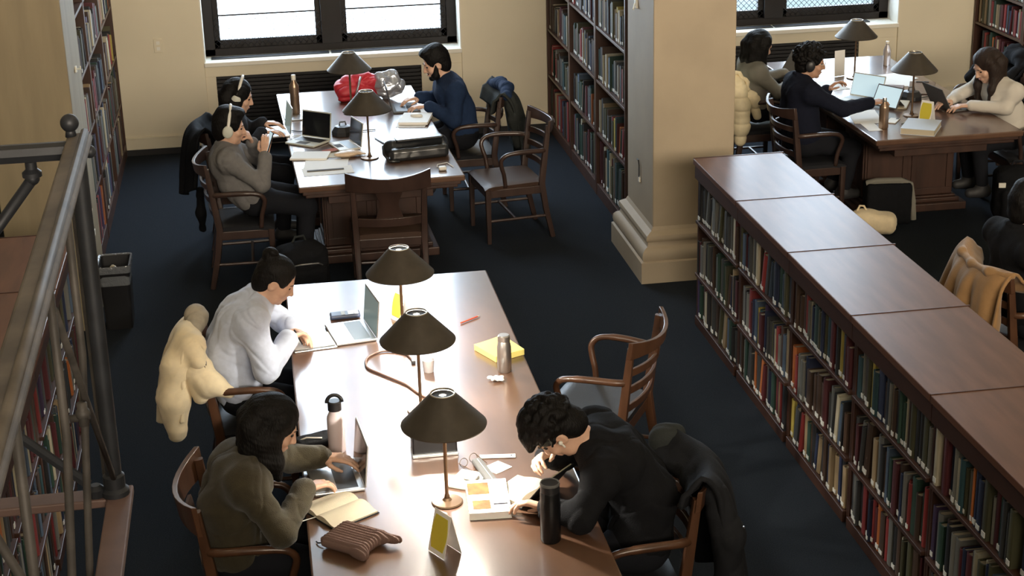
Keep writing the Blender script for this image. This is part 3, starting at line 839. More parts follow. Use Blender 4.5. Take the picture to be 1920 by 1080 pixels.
def nets(F, lo, h, name):
    S = F < 0
    c = [S[a:F.shape[0] - 1 + a, b:F.shape[1] - 1 + b, d:F.shape[2] - 1 + d] for a in (0, 1) for b in (0, 1) for d in (0, 1)]
    cnt = sum(x.astype(np.int8) for x in c)
    act = (cnt > 0) & (cnt < 8)
    idx = np.argwhere(act)
    vid = np.full(act.shape, -1, np.int64); vid[tuple(idx.T)] = np.arange(len(idx))
    acc = np.zeros((len(idx), 3)); num = np.zeros(len(idx))
    corners = [(a, b, d) for a in (0, 1) for b in (0, 1) for d in (0, 1)]
    vals = [F[idx[:, 0] + a, idx[:, 1] + b, idx[:, 2] + d] for a, b, d in corners]
    for i in range(8):
        for j in range(i + 1, 8):
            if sum(abs(corners[i][q] - corners[j][q]) for q in range(3)) != 1: continue
            fa, fb = vals[i], vals[j]
            m = (fa < 0) != (fb < 0)
            t = np.where(m, fa / np.where(m, fa - fb, 1), 0)
            p = np.array(corners[i])[None, :] + t[:, None] * (np.array(corners[j]) - np.array(corners[i]))[None, :]
            acc += p * m[:, None]; num += m
    v = lo + (idx + acc / num[:, None]) * h
    quads = []
    for axn in range(3):
        o1, o2 = [(1, 2), (2, 0), (0, 1)][axn]
        sh = list(F.shape)
        a = [slice(1, -1)] * 3; a[axn] = slice(0, -1); b = list(a); b[axn] = slice(1, None)
        A = S[tuple(a)]; B = S[tuple(b)]
        e = np.argwhere(A != B)
        if not len(e): continue
        inside = A[tuple(e.T)]
        off = np.ones(3, int); off[axn] = 0
        e = e + off
        def cell(d1, d2):
            q = e.copy(); q[:, o1] += d1; q[:, o2] += d2
            return vid[tuple(q.T)]
        q = np.stack([cell(-1, -1), cell(0, -1), cell(0, 0), cell(-1, 0)], 1)
        q[~inside] = q[~inside][:, ::-1]
        quads.append(q)
    q = np.concatenate(quads); q = q[(q >= 0).all(axis=1)]
    me = bpy.data.meshes.new(name)
    me.vertices.add(len(v)); me.vertices.foreach_set('co', v.astype(np.float32).ravel())
    me.loops.add(q.size); me.loops.foreach_set('vertex_index', q.astype(np.int32).ravel())
    me.polygons.add(len(q)); me.polygons.foreach_set('loop_start', np.arange(0, q.size, 4, dtype=np.int32)); me.polygons.foreach_set('loop_total', np.full(len(q), 4, np.int32))
    me.polygons.foreach_set('use_smooth', np.ones(len(q), bool))
    me.update(calc_edges=True); me.validate()
    return me

def folds(amp=.004, wl=.07, seed=0, d=None):
    r_ = np.random.RandomState(seed); ks = []
    for i in range(6):
        u = r_.randn(3); u /= np.linalg.norm(u)
        if d is not None: u = u - .75 * np.dot(u, d) * np.array(d); u /= np.linalg.norm(u)
        ks.append((u * 2 * PI / (wl * r_.uniform(.7, 1.6)), r_.uniform(0, 6.28), r_.uniform(.5, 1)))
    def fn(P):
        w = P + .03 * np.sin(P[:, [1, 2, 0]] * 17 + seed) + .012 * np.sin(P[:, [2, 0, 1]] * 41 + seed)
        return .45 * amp * (sum(a * np.abs(np.sin(.5 * (w @ k_) + ph)) for k_, ph, a in ks[3:]) / 1.5 - .7) + .55 * amp * np.max([a * (1 - np.abs(np.sin(.32 * (w @ k_) + ph))) ** 3 for k_, ph, a in ks[:4]], axis=0) - .2 * amp
    return fn
def ribs(amp, axis, wl):
    axis = np.array(axis, float)
    return lambda P: amp * np.sin((P @ axis) * 2 * PI / wl)

# ================================================================== PEOPLE
def hand(B, w, d, n, side, curl=(.5, .5, .5, .55), thumb=.6, spread=.05, sc=1.0):
    """w wrist, d towards the knuckles, n out of the back of the hand, side 'L'/'R'"""
    w = V3(w); d = nz(d); n = nz(np.asarray(n, float) - d * np.dot(n, d))
    t = np.cross(n, d) if side == 'R' else np.cross(d, n)        # towards the thumb
    kk = .006
    base = []
    for i, (o, l) in enumerate(((.027, .088), (.009, .091), (-.009, .087), (-.026, .079))):
        p = w + t * o * .55 * sc + d * .012 * sc; q = w + t * o * sc + d * l * sc
        B.cap(p, q, .0125 * sc, .0105 * sc, k=.012)
        base.append(q)
    for i, L in enumerate(((.042, .026, .021), (.047, .029, .022), (.043, .027, .022), (.034, .020, .019))):
        p = base[i]; a = curl[i] * .55; dd = d + t * spread * (1.5 - i) ; dd = nz(dd)
        ang = 0
        for j, l in enumerate(L):
            ang += curl[i] * (.55, .75, .5)[j]
            v = dd * math.cos(ang) - n * math.sin(ang)
            q = p + v * l * sc
            B.cap(p, q, (.0092, .0084, .0076)[j] * sc, (.0084, .0076, .0066)[j] * sc, k=kk)
            p = q
    p = w + t * .020 * sc + d * .020 * sc - n * .006 * sc
    v = nz(d * .62 + t * .72 - n * .25); q = p + v * .040 * sc
    B.cap(p, q, .0135 * sc, .0105 * sc, k=.012)
    v2 = nz(d * (.75 + .1) + t * (.45 - thumb * .5) - n * (.2 + .3 * thumb)); q2 = q + v2 * .032 * sc
    B.cap(q, q2, .0100 * sc, .0090 * sc, k=kk)
    q3 = q2 + nz(v2 + d * .25 - t * .3 * thumb) * .024 * sc
    B.cap(q2, q3, .0088 * sc, .0070 * sc, k=kk)

def head_prims(B, T):
    """T(p): head-local (x right, y forward, z up) -> world; returns nothing"""
    Rm = T.R
    B.ell(T(0, -.014, .030), (.074, .094, .090), Rm, k=.02)
    B.ell(T(0, .024, -.030), (.062, .070, .080), Rm, k=.02)
    B.cap(T(-.030, .035, -.080), T(.030, .035, -.080), .030, k=.025)
    B.ell(T(0, .066, -.097), (.024, .020, .017), Rm, k=.015)
    B.cap(T(-.030, .077, .022), T(.030, .077, .022), .012, k=.012)
    for s in (-1, 1): B.ell(T(s * .031, .098, .004), (.015, .014, .011), Rm, k=.008, op=-1)
    for s in (-1, 1): B.ell(T(s * .043, .062, -.030), (.020, .020, .020), Rm, k=.015)
    B.cap(T(0, .088, .010), T(0, .107, -.030), .0075, .0115, k=.010)
    for s in (-1, 1): B.ell(T(s * .010, .094, -.034), (.009, .010, .008), Rm, k=.006)
    B.cap(T(-.017, .085, -.062), T(.017, .085, -.062), .0075, k=.007)
    B.cap(T(-.014, .083, -.073), T(.014, .083, -.073), .0080, k=.007)
    for s in (-1, 1):
        B.ell(T(s * .075, -.006, -.012), (.010, .020, .032), Rm, k=.006)
        B.ell(T(s * .084, -.001, -.008), (.006, .011, .018), Rm, k=.004, op=-1)

class HT:
    def __init__(s, c, f, u, sc=1.0):
        f = nz(f); u = np.asarray(u, float); u = nz(u - f * np.dot(u, f)); r = np.cross(f, u)
        s.c = V3(c); s.R = np.stack([r, f, u], 1); s.sc = sc
    def __call__(s, x, y, z): return s.c + s.R @ (np.array([x, y, z]) * s.sc)

SK = {'light': mat('skin_light', (.62, .38, .27), .5, noise=.12, nscale=25, bump=.05, bscale=120),
      'tan': mat('skin_tan', (.46, .26, .17), .5, noise=.12, nscale=25, bump=.05, bscale=120)}
M['hair'] = mat('black_hair', (.0045, .0036, .0034), .6, spec=.18, noise=.4, nscale=60, bump=.5, bscale=150, stretch=(1, 1, .2))
M['hair_b'] = mat('dark_brown_hair', (.024, .013, .009), .6, spec=.3, noise=.4, nscale=60, bump=.5, bscale=150, stretch=(1, 1, .2))
M['eye'] = mat('eye_dark', (.02, .015, .012), .2)
M['lip'] = mat('lips', (.42, .16, .13), .45)
M['denim'] = mat('dark_trousers', (.011, .012, .016), .9, spec=.15, bump=.2, bscale=200)
M['shoe'] = mat('dark_shoes', (.03, .03, .032), .6)
M['shoew'] = mat('white_shoes', (.6, .6, .58), .6)

def person(label, J, F, skin, top, topname, hair, vox=.0065, g=.012, fold=(.005, .075), handsL=None, handsR=None, legs=True, sc=1.0, face=True, hairmat='hair', hairdisp=None, trousers='denim', w=1.0, collar=True, shoes='shoe', headsc=1.0, seed=1, topdisp=None, beard=False, extra=None, hem=.22, reach=.345, foot=0.):
    F = nz(V3(F[0], F[1], 0)); Lf = np.array([-F[1], F[0], 0.])
    J = {k: V3(v) for k, v in J.items()}
    pel, neck, head = J['pel'], J['neck'], J['head']
    mid = J.get('mid', pel + (neck - pel) * .42 - F * .02); chest = J.get('chest', pel + (neck - pel) * .76)
    base = np.array([pel[0], pel[1], 0.])
    root = thing('person', label, 'person', tuple(base))
    T = HT(head, J['look'], J.get('up', (0, 0, 1)), headsc)
    def torso(B, e, kk=.03, hem=0.):
        for s in (-1, 1):
            B.cap(pel + (mid - pel) * hem + Lf * s * .085 * w, mid + Lf * s * .072 * w, .112 * w + e, .100 * w + e, k=.05)
            B.cap(mid + Lf * s * .072 * w, chest + Lf * s * .070 * w, .100 * w + e, .106 * w + e, k=.05)
            sh = J['shL'] if s > 0 else J['shR']
            B.cap(neck - (neck - chest) * .25, sh, .060 + e, .058 + e, k=.04)
            B.cap(chest + Lf * s * .06, sh, .09 + e, .06 + e, k=.04)
    def arm(B, s, e, to=1.0, wr_extra=0):
        sh, el, wr = (J['shL'], J['elL'], J['wrL']) if s > 0 else (J['shR'], J['elR'], J['wrR'])
        B.cap(sh, el, .050 * w + e, .040 * w + e, k=.03)
        B.cap(el, el + (wr - el) * to, .041 * w + e, .029 * w + e + wr_extra, k=.025)
    def leg(B, s, e, to=1.0):
        hip = pel + Lf * s * .095 * w; kn = J['knL'] if s > 0 else J['knR']; an = J['anL'] if s > 0 else J['anR']
        B.cap(hip, kn, .082 * w + e, .058 * w + e, k=.04)
        B.cap(kn, kn + (an - kn) * to, .056 * w + e, .040 * w + e, k=.03)
    for s, n in ((1, 'L'), (-1, 'R')):
        J.setdefault('kn' + n, pel + Lf * s * .12 + F * reach + V3(0, 0, -.066))
        J.setdefault('an' + n, np.array([*(J['kn' + n] - F * .045)[:2], .09 + foot]))
    B = Blob(vox, .025)
    torso(B, -.004)
    for s in (-1, 1): arm(B, s, -.009)
    if legs:
        for s in (-1, 1):
            leg(B, s, 0)
            an = J['anL'] if s > 0 else J['anR']
            B.cap(an + V3(0, 0, -.05), an + F * .085 + V3(0, 0, -.055), .036, .03, k=.03)
    B.cap(neck - (neck - chest) * .2, T(0, -.018, -.055), .056, .050, k=.03)
    head_prims(B, T)
    for s, n, hh in ((1, 'L', handsL), (-1, 'R', handsR)):
        if hh: hand(B, J['wr' + n], hh['d'], hh['n'], n, hh.get('curl', (.5, .5, .5, .55)), hh.get('thumb', .6), sc=hh.get('sc', .98))
    bd = obj('body', B.mesh('body', base), SK[skin], root)
    # garment
    B = Blob(vox, .025); torso(B, g, hem=hem)
    for s in (-1, 1): arm(B, s, g, .97, .004)
    if collar: 
        for k in range(10):
            a = 2 * PI * k / 10; a2 = 2 * PI * (k + 1) / 10
            ax = nz(T(0, -.018, -.055) - neck); u = nz(np.cross(ax, Lf)); c = neck + ax * .012
            B.cap(c + (math.cos(a) * u + math.sin(a) * Lf) * .060, c + (math.cos(a2) * u + math.sin(a2) * Lf) * .060, .011, k=.012)
    if extra: extra(B, T, F, Lf)
    B.disp = topdisp or folds(fold[0], fold[1], seed)
    obj(topname, B.mesh(topname, base), M[top] if isinstance(top, str) else top, root)
    if legs:
        B = Blob(max(vox, .008), .03)
        for s in (-1, 1):
            B.cap(pel + Lf * s * .085 * w, pel + (mid - pel) * .55 + Lf * s * .078 * w, .122 * w, .114 * w, k=.05)
            leg(B, s, .010, .97)
        B.disp = folds(.004, .09, seed + 5)
        obj('trousers', B.mesh('trousers', base), M[trousers], root)
        for s in (-1, 1):
            an = J['anL'] if s > 0 else J['anR']
            B = Blob(.008, .03).cap(an + V3(0, 0, -.045) - F * .03, an + F * .095 + V3(0, 0, -.05), .044, .036).cap(an + V3(0, 0, -.03), an + V3(0, 0, .0), .047, .048)
            obj('shoe', B.mesh('shoe', base), M[shoes], root)
    # hair
    if hair:
        B = Blob(min(vox, .006), .018); hair(B, T)
        if hairdisp: B.disp = hairdisp
        else:
            def hd(P, T=T):
                q = (P - T.c) @ T.R
                return .0008 * np.sin(np.arctan2(q[:, 0], q[:, 2] + .06) * 34 + 4 * np.sin(q[:, 1] * 22)) + .002 * np.sin(q[:, 0] * 75 + 3 * np.sin(q[:, 2] * 20)) * (q[:, 2] < .04)
            B.disp = hd
        obj('hair', B.mesh('hair', base), M[hairmat], root)
    if beard:
        B = Blob(.005, .012)
        B.cap(T(-.030, .042, -.085), T(.030, .042, -.085), .037); B.ell(T(0, .072, -.098), (.032, .026, .024), T.R)
        for s in (-1, 1): B.cap(T(s * .064, .014, -.010), T(s * .046, .045, -.078), .012, .030)
        B.cap(T(-.02, .088, -.052), T(.02, .088, -.052), .0075)
        B.ell(T(0, .10, -.067), (.016, .014, .007), T.R, op=-1, k=.004)
        obj('beard', B.mesh('beard', base), M[hairmat], root)
    if face:
        for s in (-1, 1):
            p = T(s * .031, .0765, .003) - base
            e = MB().sphere(tuple(p), .0095 * headsc, 12, 8)
            obj('eye', e, M['eye'], root, smooth=True)
            q = [T(s * x, y, z) - base for x, y, z in ((.014, .0915, .024), (.031, .0905, .028), (.048, .0765, .024))]
            obj('eyebrow', MB().tube([tuple(v) for v in q], [.0018, .0024, .0012], 6), M[hairmat], root, smooth=True)
        q = [T(x, y, z) - base for x, y, z in ((-.020, .084, -.066), (-.008, .0925, -.063), (0, .0935, -.0645), (.008, .0925, -.063), (.020, .084, -.066))]
        obj('lips', MB().tube([tuple(v) for v in q], [.003, .0055, .006, .0055, .003], 8), M['lip'], root, smooth=True)
    return root, T



def h_cap(B, T, r=1.0, front=.055):
    B.ell(T(0, -.018, .034), (.083 * r, .101 * r, .096 * r), T.R)
    B.ell(T(0, -.050, -.03), (.070 * r, .060 * r, .075 * r), T.R)
def h_face(B, T, low=-.045, up=.050, wd=.070):
    B.ell(T(0, .120, (low + up) / 2), (wd, .085, (up - low) / 2 + .02), T.R, op=-1, k=.012)
    for s in (-1, 1): B.ell(T(s * .08, .012, -.030), (.022, .036, .042), T.R, op=-1, k=.01)
def hair_bun(B, T):
    h_cap(B, T, .99); h_face(B, T, -.09, .058, .074)
    B.ell(T(0, .03, -.13), (.08, .09, .07), T.R, op=-1)
    B.cap(T(0, -.07, .085), T(0, -.090, .105), .034, .038, k=.012); B.ell(T(.016, -.085, .130), (.026, .028, .02), T.R, k=.008)
def hair_short(B, T):
    h_cap(B, T, 1.06); B.ell(T(0, .045, .105), (.066, .050, .036), T.R); B.ell(T(0, -.02, .10), (.075, .08, .05), T.R)
    h_face(B, T, -.10, .062, .074); B.ell(T(0, .04, -.13), (.09, .10, .085), T.R, op=-1)
def hair_thick(B, T):
    r_ = np.random.RandomState(8)
    h_cap(B, T, 1.05)
    for k in range(150):
        a = r_.uniform(0, 2 * PI); z = r_.uniform(-.25, 1); q = math.sqrt(max(0, 1 - z * z))
        p = (.084 * q * math.cos(a), -.014 + .106 * q * math.sin(a), .038 + .104 * z)
        if p[1] > .05 and p[2] < .045: continue
        d = nz(np.array([-p[0] * .2 + .02, .6, -.25 + p[2] * 2]))
        B.cap(T(*p), T(*(np.array(p) + d * .030)), .013, .006, k=.010)
    for x in (-.05, -.025, 0, .025, .05): B.cap(T(x, .06, .10), T(x * 1.05, .098, .062), .026, .014, k=.015)
    B.ell(T(0, .120, -.045), (.068, .078, .085), T.R, op=-1, k=.010)
    for s in (-1, 1): B.ell(T(s * .08, .012, -.030), (.022, .030, .036), T.R, op=-1, k=.01)
    B.ell(T(0, .04, -.13), (.09, .10, .085), T.R, op=-1)
def hair_curly(B, T):
    r_ = np.random.RandomState(3)
    h_cap(B, T, 1.05)
    for k in range(260):
        a = r_.uniform(0, 2 * PI); z = r_.uniform(-.45, 1); q = math.sqrt(max(0, 1 - z * z)); e = r_.uniform(.95, 1.12)
        p = (.088 * e * q * math.cos(a), -.018 + .105 * e * q * math.sin(a), .034 + .100 * e * z)
        if p[1] > .05 and p[2] < .06: continue
        B.ell(T(*p), .009 + .009 * r_.rand(), k=.004)
    h_face(B, T, -.10, .050, .066)
def hair_long(length=.30, fwd=0., wide=1.0, back=True):
    """hair that follows the skull, then hangs straight down whatever way the head is bent"""
    def fn(B, T):
        h_cap(B, T, 1.03)
        D = np.array([0., 0., -1.]); Fh = nz(T.R[:, 1] * np.array([1, 1, 0]) + 1e-6); Rt = T.R[:, 0]
        for s in (-1, 1):
            a = T(s * .062, .004, .05); b = T(s * .080 * wide, -.006, -.04)
            for o, r_ in ((.012, 1.0), (-.030, 1.0)):
                c = b + Fh * o
                B.path([a, c, c + D * length * .5 + Fh * fwd + Rt * s * .008, c + D * length + Fh * (fwd + .01) - Rt * s * .006], [.032 * r_, .030 * r_, .032 * r_, .014], k=.03)
        if back:
            for x in (-.045, 0, .045):
                b = T(x * 1.2, -.090, -.02)
                B.path([T(x, -.080, .04), b, b + D * length * .55 - Fh * .015, b + D * length - Fh * .02], [.04, .042, .038, .018], k=.03)
        B.ell(T(0, .125, -.02), (.060, .085, .105), T.R, op=-1, k=.012)
    return fn

# ================================================================== THE READERS
M['paleblue'] = mat('pale_blue_fleece', (.50, .55, .68), .9, noise=.10, nscale=40, bump=.12, bscale=420, sheen=.3)
M['olive'] = mat('olive_wool', (.046, .038, .022), .9, spec=.2, noise=.2, nscale=40, bump=.3, bscale=260, sheen=.15)
M['blackcloth'] = mat('black_cloth', (.008, .0085, .0105), .9, spec=.15, noise=.2, nscale=30, bump=.25, bscale=240)
M['greywool'] = mat('grey_wool', (.17, .165, .165), .9, noise=.12, nscale=40, bump=.3, bscale=260)
M['charcoal'] = mat('charcoal_cloth', (.020, .021, .026), .9, spec=.15, noise=.2, nscale=40, bump=.3, bscale=240)
M['navy'] = mat('navy_wool', (.014, .030, .075), .9, spec=.2, noise=.15, nscale=40, bump=.3, bscale=240)
M['navyd'] = mat('dark_navy_cotton', (.009, .011, .022), .9, spec=.15, noise=.15, nscale=40, bump=.25, bscale=240)
M['whiteknit'] = mat('white_knit', (.62, .58, .52), .9, bump=.3, bscale=300)
M['greytop'] = mat('grey_green_top', (.20, .19, .16), .9, bump=.3, bscale=260)
M['cream'] = mat('cream_fleece', (.86, .72, .48), .92, noise=.10, nscale=25, bump=.12, bscale=380, sheen=.2)
M['creamlin'] = mat('cream_puffer', (.80, .69, .46), .6, noise=.10, nscale=25, bump=.15, bscale=60)
M['tancoat'] = mat('tan_suede', (.34, .19, .075), .85, noise=.25, nscale=10, bump=.2, bscale=120, sheen=.3)
M['darkjacket'] = mat('dark_jacket', (.012, .013, .016), .85, spec=.2, noise=.2, nscale=20, bump=.15, bscale=150)
M['greengrey'] = mat('grey_green_jacket', (.030, .034, .033), .85, spec=.2, noise=.2, nscale=20, bump=.15, bscale=150)
M['whiteplastic'] = mat('white_plastic', (.72, .70, .64), .4)
M['blackplastic'] = mat('black_plastic', (.015, .015, .017), .4)

rel = dict(curl=(.45, .5, .55, .6), thumb=.6)
P1, T1 = person('person in a pale blue sweater with a dark hair bun, bent over writing',
    dict(pel=(-.215, 7.61, .578), neck=(-.090, 7.60, 1.035), head=(-.005, 7.60, 1.130), mid=(-.255, 7.61, .78), chest=(-.185, 7.60, .93), look=(.84, -.10, -.55),
         shR=(-.135, 7.44, .975), shL=(-.105, 7.77, .975), elR=(-.085, 7.375, .745), wrR=(.035, 7.515, .850), elL=(.005, 7.835, .828), wrL=(.055, 7.70, .832)),
    (1, 0), 'light', 'paleblue', 'sweater', hair_bun, vox=.0052, g=.020, fold=(.017, .12), handsR=dict(d=(.55, .75, -.10), n=(-.3, .3, .8), curl=(.9, 1.0, 1.1, 1.1), thumb=1.0),
    handsL=dict(d=(.6, -.75, -.12), n=(.3, .3, .85), curl=(.35, .4, .45, .5)), w=.95, foot=.115, seed=2, headsc=.95, collar=False)
P2, T2 = person('person in an olive jacket with long dark hair, typing on a laptop',
    dict(pel=(-.235, 5.975, .578), neck=(-.130, 5.945, .995), head=(-.060, 5.95, 1.105), mid=(-.252, 5.965, .78), chest=(-.205, 5.955, .90), look=(.85, .06, -.52),
         shR=(-.185, 5.765, .945), shL=(-.115, 6.125, .93), elR=(-.060, 5.705, .762), wrR=(.045, 5.905, .834), elL=(.000, 6.215, .822), wrL=(.125, 6.195, .834)),
    (1, 0), 'light', 'olive', 'jacket', hair_long(.17, .005, .98), vox=.0052, g=.018, fold=(.018, .12), handsR=dict(d=(.72, .62, -.08), n=(-.1, 0, 1), **rel), handsL=dict(d=(1, -.22, -.08), n=(0, 0, 1), **rel), seed=31, headsc=1.0, foot=.115)
P3, T3 = person('person in black with thick dark hair, bent low over an open book',
    dict(pel=(1.355, 5.76, .578), neck=(1.145, 5.715, 1.025), head=(1.025, 5.70, 1.10), mid=(1.375, 5.75, .78), chest=(1.27, 5.735, .935), look=(-.50, .16, -.90), up=(-.9, 0, .5),
         shL=(1.175, 5.53, .955), shR=(1.235, 5.935, .985), elL=(1.075, 5.46, .828), wrL=(.965, 5.575, .822), elR=(1.10, 5.985, .828), wrR=(1.025, 5.89, .885)),
    (-1, 0), 'light', 'blackcloth', 'jacket', hair_thick, vox=.0052, g=.018, fold=(.017, .12), handsL=dict(d=(-.75, .55, .05), n=(.2, .25, .8), curl=(.5, .6, .7, .8), thumb=.8),
    handsR=dict(d=(-.45, -.55, .25), n=(-.3, .5, .5), curl=(.9, .9, 1.0, 1.1), thumb=.9), w=1.05, seed=6, headsc=1.04, reach=.29, foot=.115)
P4, T4 = person('person in a grey sweater and white headphones, leaning back with a phone',
    dict(pel=(-.10, 10.95, .578), neck=(-.275, 10.94, .95), head=(-.235, 10.94, 1.075), mid=(-.215, 10.95, .70), chest=(-.275, 10.95, .84), look=(.97, -.02, -.18),
         shR=(-.255, 10.76, .885), shL=(-.26, 11.12, .895), elR=(-.050, 10.73, .715), wrR=(-.015, 10.82, .885), elL=(-.045, 11.16, .78), wrL=(-.095, 11.03, .93)),
    (1, 0), 'light', 'greywool', 'sweater', hair_short, vox=.0062, g=.014, fold=(.015, .11), handsR=dict(d=(.15, .15, 1), n=(-.2, -1, .1), curl=(.8, .9, .9, .9), thumb=.7), handsL=dict(d=(-.15, -.55, .7), n=(.9, .2, .2), curl=(1., 1.1, 1.1, 1.1), thumb=.9), seed=8)
P5, T5 = person('person in charcoal with long dark hair and cream headphones, typing on a silver laptop',
    dict(pel=(-.22, 11.80, .578), neck=(-.250, 11.80, .965), head=(-.170, 11.80, 1.085), look=(.93, -.08, -.32),
         shR=(-.255, 11.62, .905), shL=(-.235, 11.98, .905), elR=(-.12, 11.57, .735), wrR=(-.025, 11.70, .828), elL=(-.10, 12.02, .765), wrL=(-.015, 11.92, .845)),
    (1, 0), 'light', 'charcoal', 'jacket', hair_long(.24, -.03, 1.0), vox=.0062, g=.014, handsR=dict(d=(.9, .15, .0), n=(-.1, 0, 1), **rel), handsL=dict(d=(.9, -.2, .0), n=(0, 0, 1), **rel), seed=10)
P6, T6 = person('person in a navy sweater with short dark hair and a beard, reading at the table',
    dict(pel=(1.51, 12.35, .578), neck=(1.415, 12.35, 1.00), head=(1.335, 12.35, 1.125), look=(-.92, -.08, -.36),
         shL=(1.455, 12.155, .935), shR=(1.425, 12.54, .945), elL=(1.43, 12.10, .725), wrL=(1.255, 12.215, .818), elR=(1.375, 12.61, .785), wrR=(1.21, 12.50, .825)),
    (-1, 0), 'light', 'navy', 'sweater', hair_short, vox=.0062, g=.014, handsL=dict(d=(-.9, .25, .02), n=(0, 0, 1), **rel), handsR=dict(d=(-.8, -.3, .0), n=(0, 0, 1), **rel), w=1.08, seed=12, beard=True, foot=.115)
def strap(B, T, F, Lf): pass
P7, T7 = person('person in a grey-green top with long dark hair, back turned, nearest the wire-guarded window',
    dict(pel=(3.93, 12.50, .578), neck=(3.905, 12.50, .955), head=(3.965, 12.50, 1.075), look=(.90, .20, -.38),
         shR=(3.905, 12.325, .89), shL=(3.91, 12.675, .895), elR=(4.06, 12.275, .735), wrR=(4.235, 12.42, .81), elL=(4.06, 12.73, .75), wrL=(4.22, 12.62, .81)),
    (1, 0), 'light', 'greytop', 'top', hair_long(.20, -.02, 1.0), vox=.0068, g=.012, handsR=dict(d=(.9, .2, -.05), n=(0, 0, 1), **rel), handsL=dict(d=(.9, -.2, -.05), n=(0, 0, 1), **rel), w=.92, seed=14)
sp = MB().tube([(.03, .10, .32), (-.02, .11, .42), (-.085, .10, .395), (-.16, .06, .25), (-.17, .03, .10)], .012, 8, flat=(1.6, .5, (0, 1, 0)))
obj('strap', sp, M['blackcloth'], P7, smooth='auto', label='black shoulder strap')
P8, T8 = person('person in a dark navy sweatshirt with curly hair, arm stretched over the table',
    dict(pel=(3.985, 11.45, .578), neck=(3.945, 11.45, 1.04), head=(4.025, 11.45, 1.16), look=(.95, -.22, -.18),
         shR=(3.975, 11.265, .965), shL=(3.965, 11.63, .975), elR=(4.205, 11.215, .845), wrR=(4.43, 11.27, .865), elL=(4.12, 11.70, .775), wrL=(4.235, 11.66, .885)),
    (1, 0), 'tan', 'navyd', 'sweatshirt', hair_curly, vox=.0062, g=.014, handsR=dict(d=(.95, .12, .05), n=(0, -.2, 1), curl=(.5, .5, .6, .7)), handsL=dict(d=(.6, -.25, .6), n=(-.5, .3, .6), curl=(.7, .9, 1.0, 1.0), thumb=.9), seed=16, foot=.115, hairdisp=lambda P: .003 * np.sin(P[:, 0] * 180) * np.sin(P[:, 1] * 170) * np.sin(P[:, 2] * 190))
P9, T9 = person('person in a white long-sleeved top with long brown hair, typing at a laptop',
    dict(pel=(5.53, 11.25, .578), neck=(5.395, 11.25, .985), head=(5.315, 11.25, 1.10), look=(-.82, -.16, -.50),
         shL=(5.465, 11.075, .925), shR=(5.385, 11.42, .935), elL=(5.40, 11.045, .815), wrL=(5.19, 11.20, .815), elR=(5.21, 11.49, .818), wrR=(5.12, 11.385, .818)),
    (-1, 0), 'light', 'whiteknit', 'top', hair_long(.27, .01, 1.0), vox=.0062, g=.011, handsL=dict(d=(-.9, .2, -.02), n=(0, 0, 1), **rel), handsR=dict(d=(-.85, -.3, -.02), n=(0, 0, 1), **rel), w=.92, seed=18, hairmat='hair_b', reach=.28, foot=.115)
P10, T10 = person('person in a dark shirt seated in the chair draped with a tan coat',
    dict(pel=(3.97, 7.70, .578), neck=(3.885, 7.72, 1.055), head=(3.945, 7.72, 1.18), look=(.96, .2, -.15),
         shR=(3.880, 7.52, .975), shL=(3.875, 7.91, .98), elR=(4.02, 7.45, .74), wrR=(4.24, 7.55, .80), elL=(4.02, 7.98, .75), wrL=(4.24, 7.86, .80)),
    (1, 0), 'light', 'blackcloth', 'shirt', hair_short, vox=.0068, g=.014, handsR=dict(d=(.9, .2, -.05), n=(0, 0, 1), **rel), handsL=dict(d=(.9, -.2, -.05), n=(0, 0, 1), **rel), seed=20, face=False)

# headphones
def headphones(T, label, col, z=.02, ms='whiteplastic'):
    b = T.c; t = thing('headphones', label, 'headphones', tuple(b))
    pts = []
    for k in range(15):
        a = PI * k / 14
        pts.append(tuple(T(.098 * math.cos(a), -.008, -.005 + .154 * math.sin(a)) - b))
    obj('headband', MB().tube(pts, .0085, 8, flat=(2.0, .8, tuple(T.R[:, 1]))) if False else MB().tube(pts, .011, 10), M[col], t, smooth=True)
    for s in (-1, 1):
        B = Blob(.004, .008).ell(T(s * .096, -.008, -.015), (.018, .036, .044), T.R)
        obj('ear_cup', B.mesh('ear_cup', b), M[ms], t)
        B = Blob(.004, .008).ell(T(s * .084, -.008, -.015), (.010, .033, .041), T.R)
        obj('ear_pad', B.mesh('ear_pad', b), M['charcoal'] if ms != 'blackplastic' else M['blackplastic'], t)
    return t
M['greyp'] = mat('grey_white_plastic', (.55, .56, .50), .5)
headphones(T4, 'white headphones on the person in grey with the phone', 'whiteplastic', ms='greyp')
headphones(T5, 'cream headphones on the long-haired person in charcoal', 'whiteplastic', ms='greyp')
headphones(T8, 'black headphones on the curly-haired person', 'charcoal', ms='blackplastic')
def earbud(T, s, label):
    p = T(s * .090, .004, -.012)
    t = obj('earbud', Blob(.002, .004).ell(p, .009).cap(p, T(s * .090, .012, -.035), .004).mesh('earbud', p), M['whiteplastic'], label=label, cat='earbud', loc=tuple(p))
earbud(T3, -1, 'white earbud in the ear of the man bent over the book')
# glasses on the curly-haired reader
b = T8.c; t = thing('eyeglasses', 'thin eyeglasses on the curly-haired person', 'glasses', tuple(b))
for s in (-1, 1):
    pts = [tuple(T8(s * .031 + .022 * math.cos(2 * PI * k / 14), .108, .002 + .018 * math.sin(2 * PI * k / 14)) - b) for k in range(14)]
    obj('rim', MB().tube(pts, .0018, 6, closed=True), M['whiteplastic'], t, smooth=True)
    obj('temple', MB().tube([tuple(T8(s * .054, .106, .004) - b), tuple(T8(s * .076, .0, .004) - b)], .0016, 6), M['whiteplastic'], t)

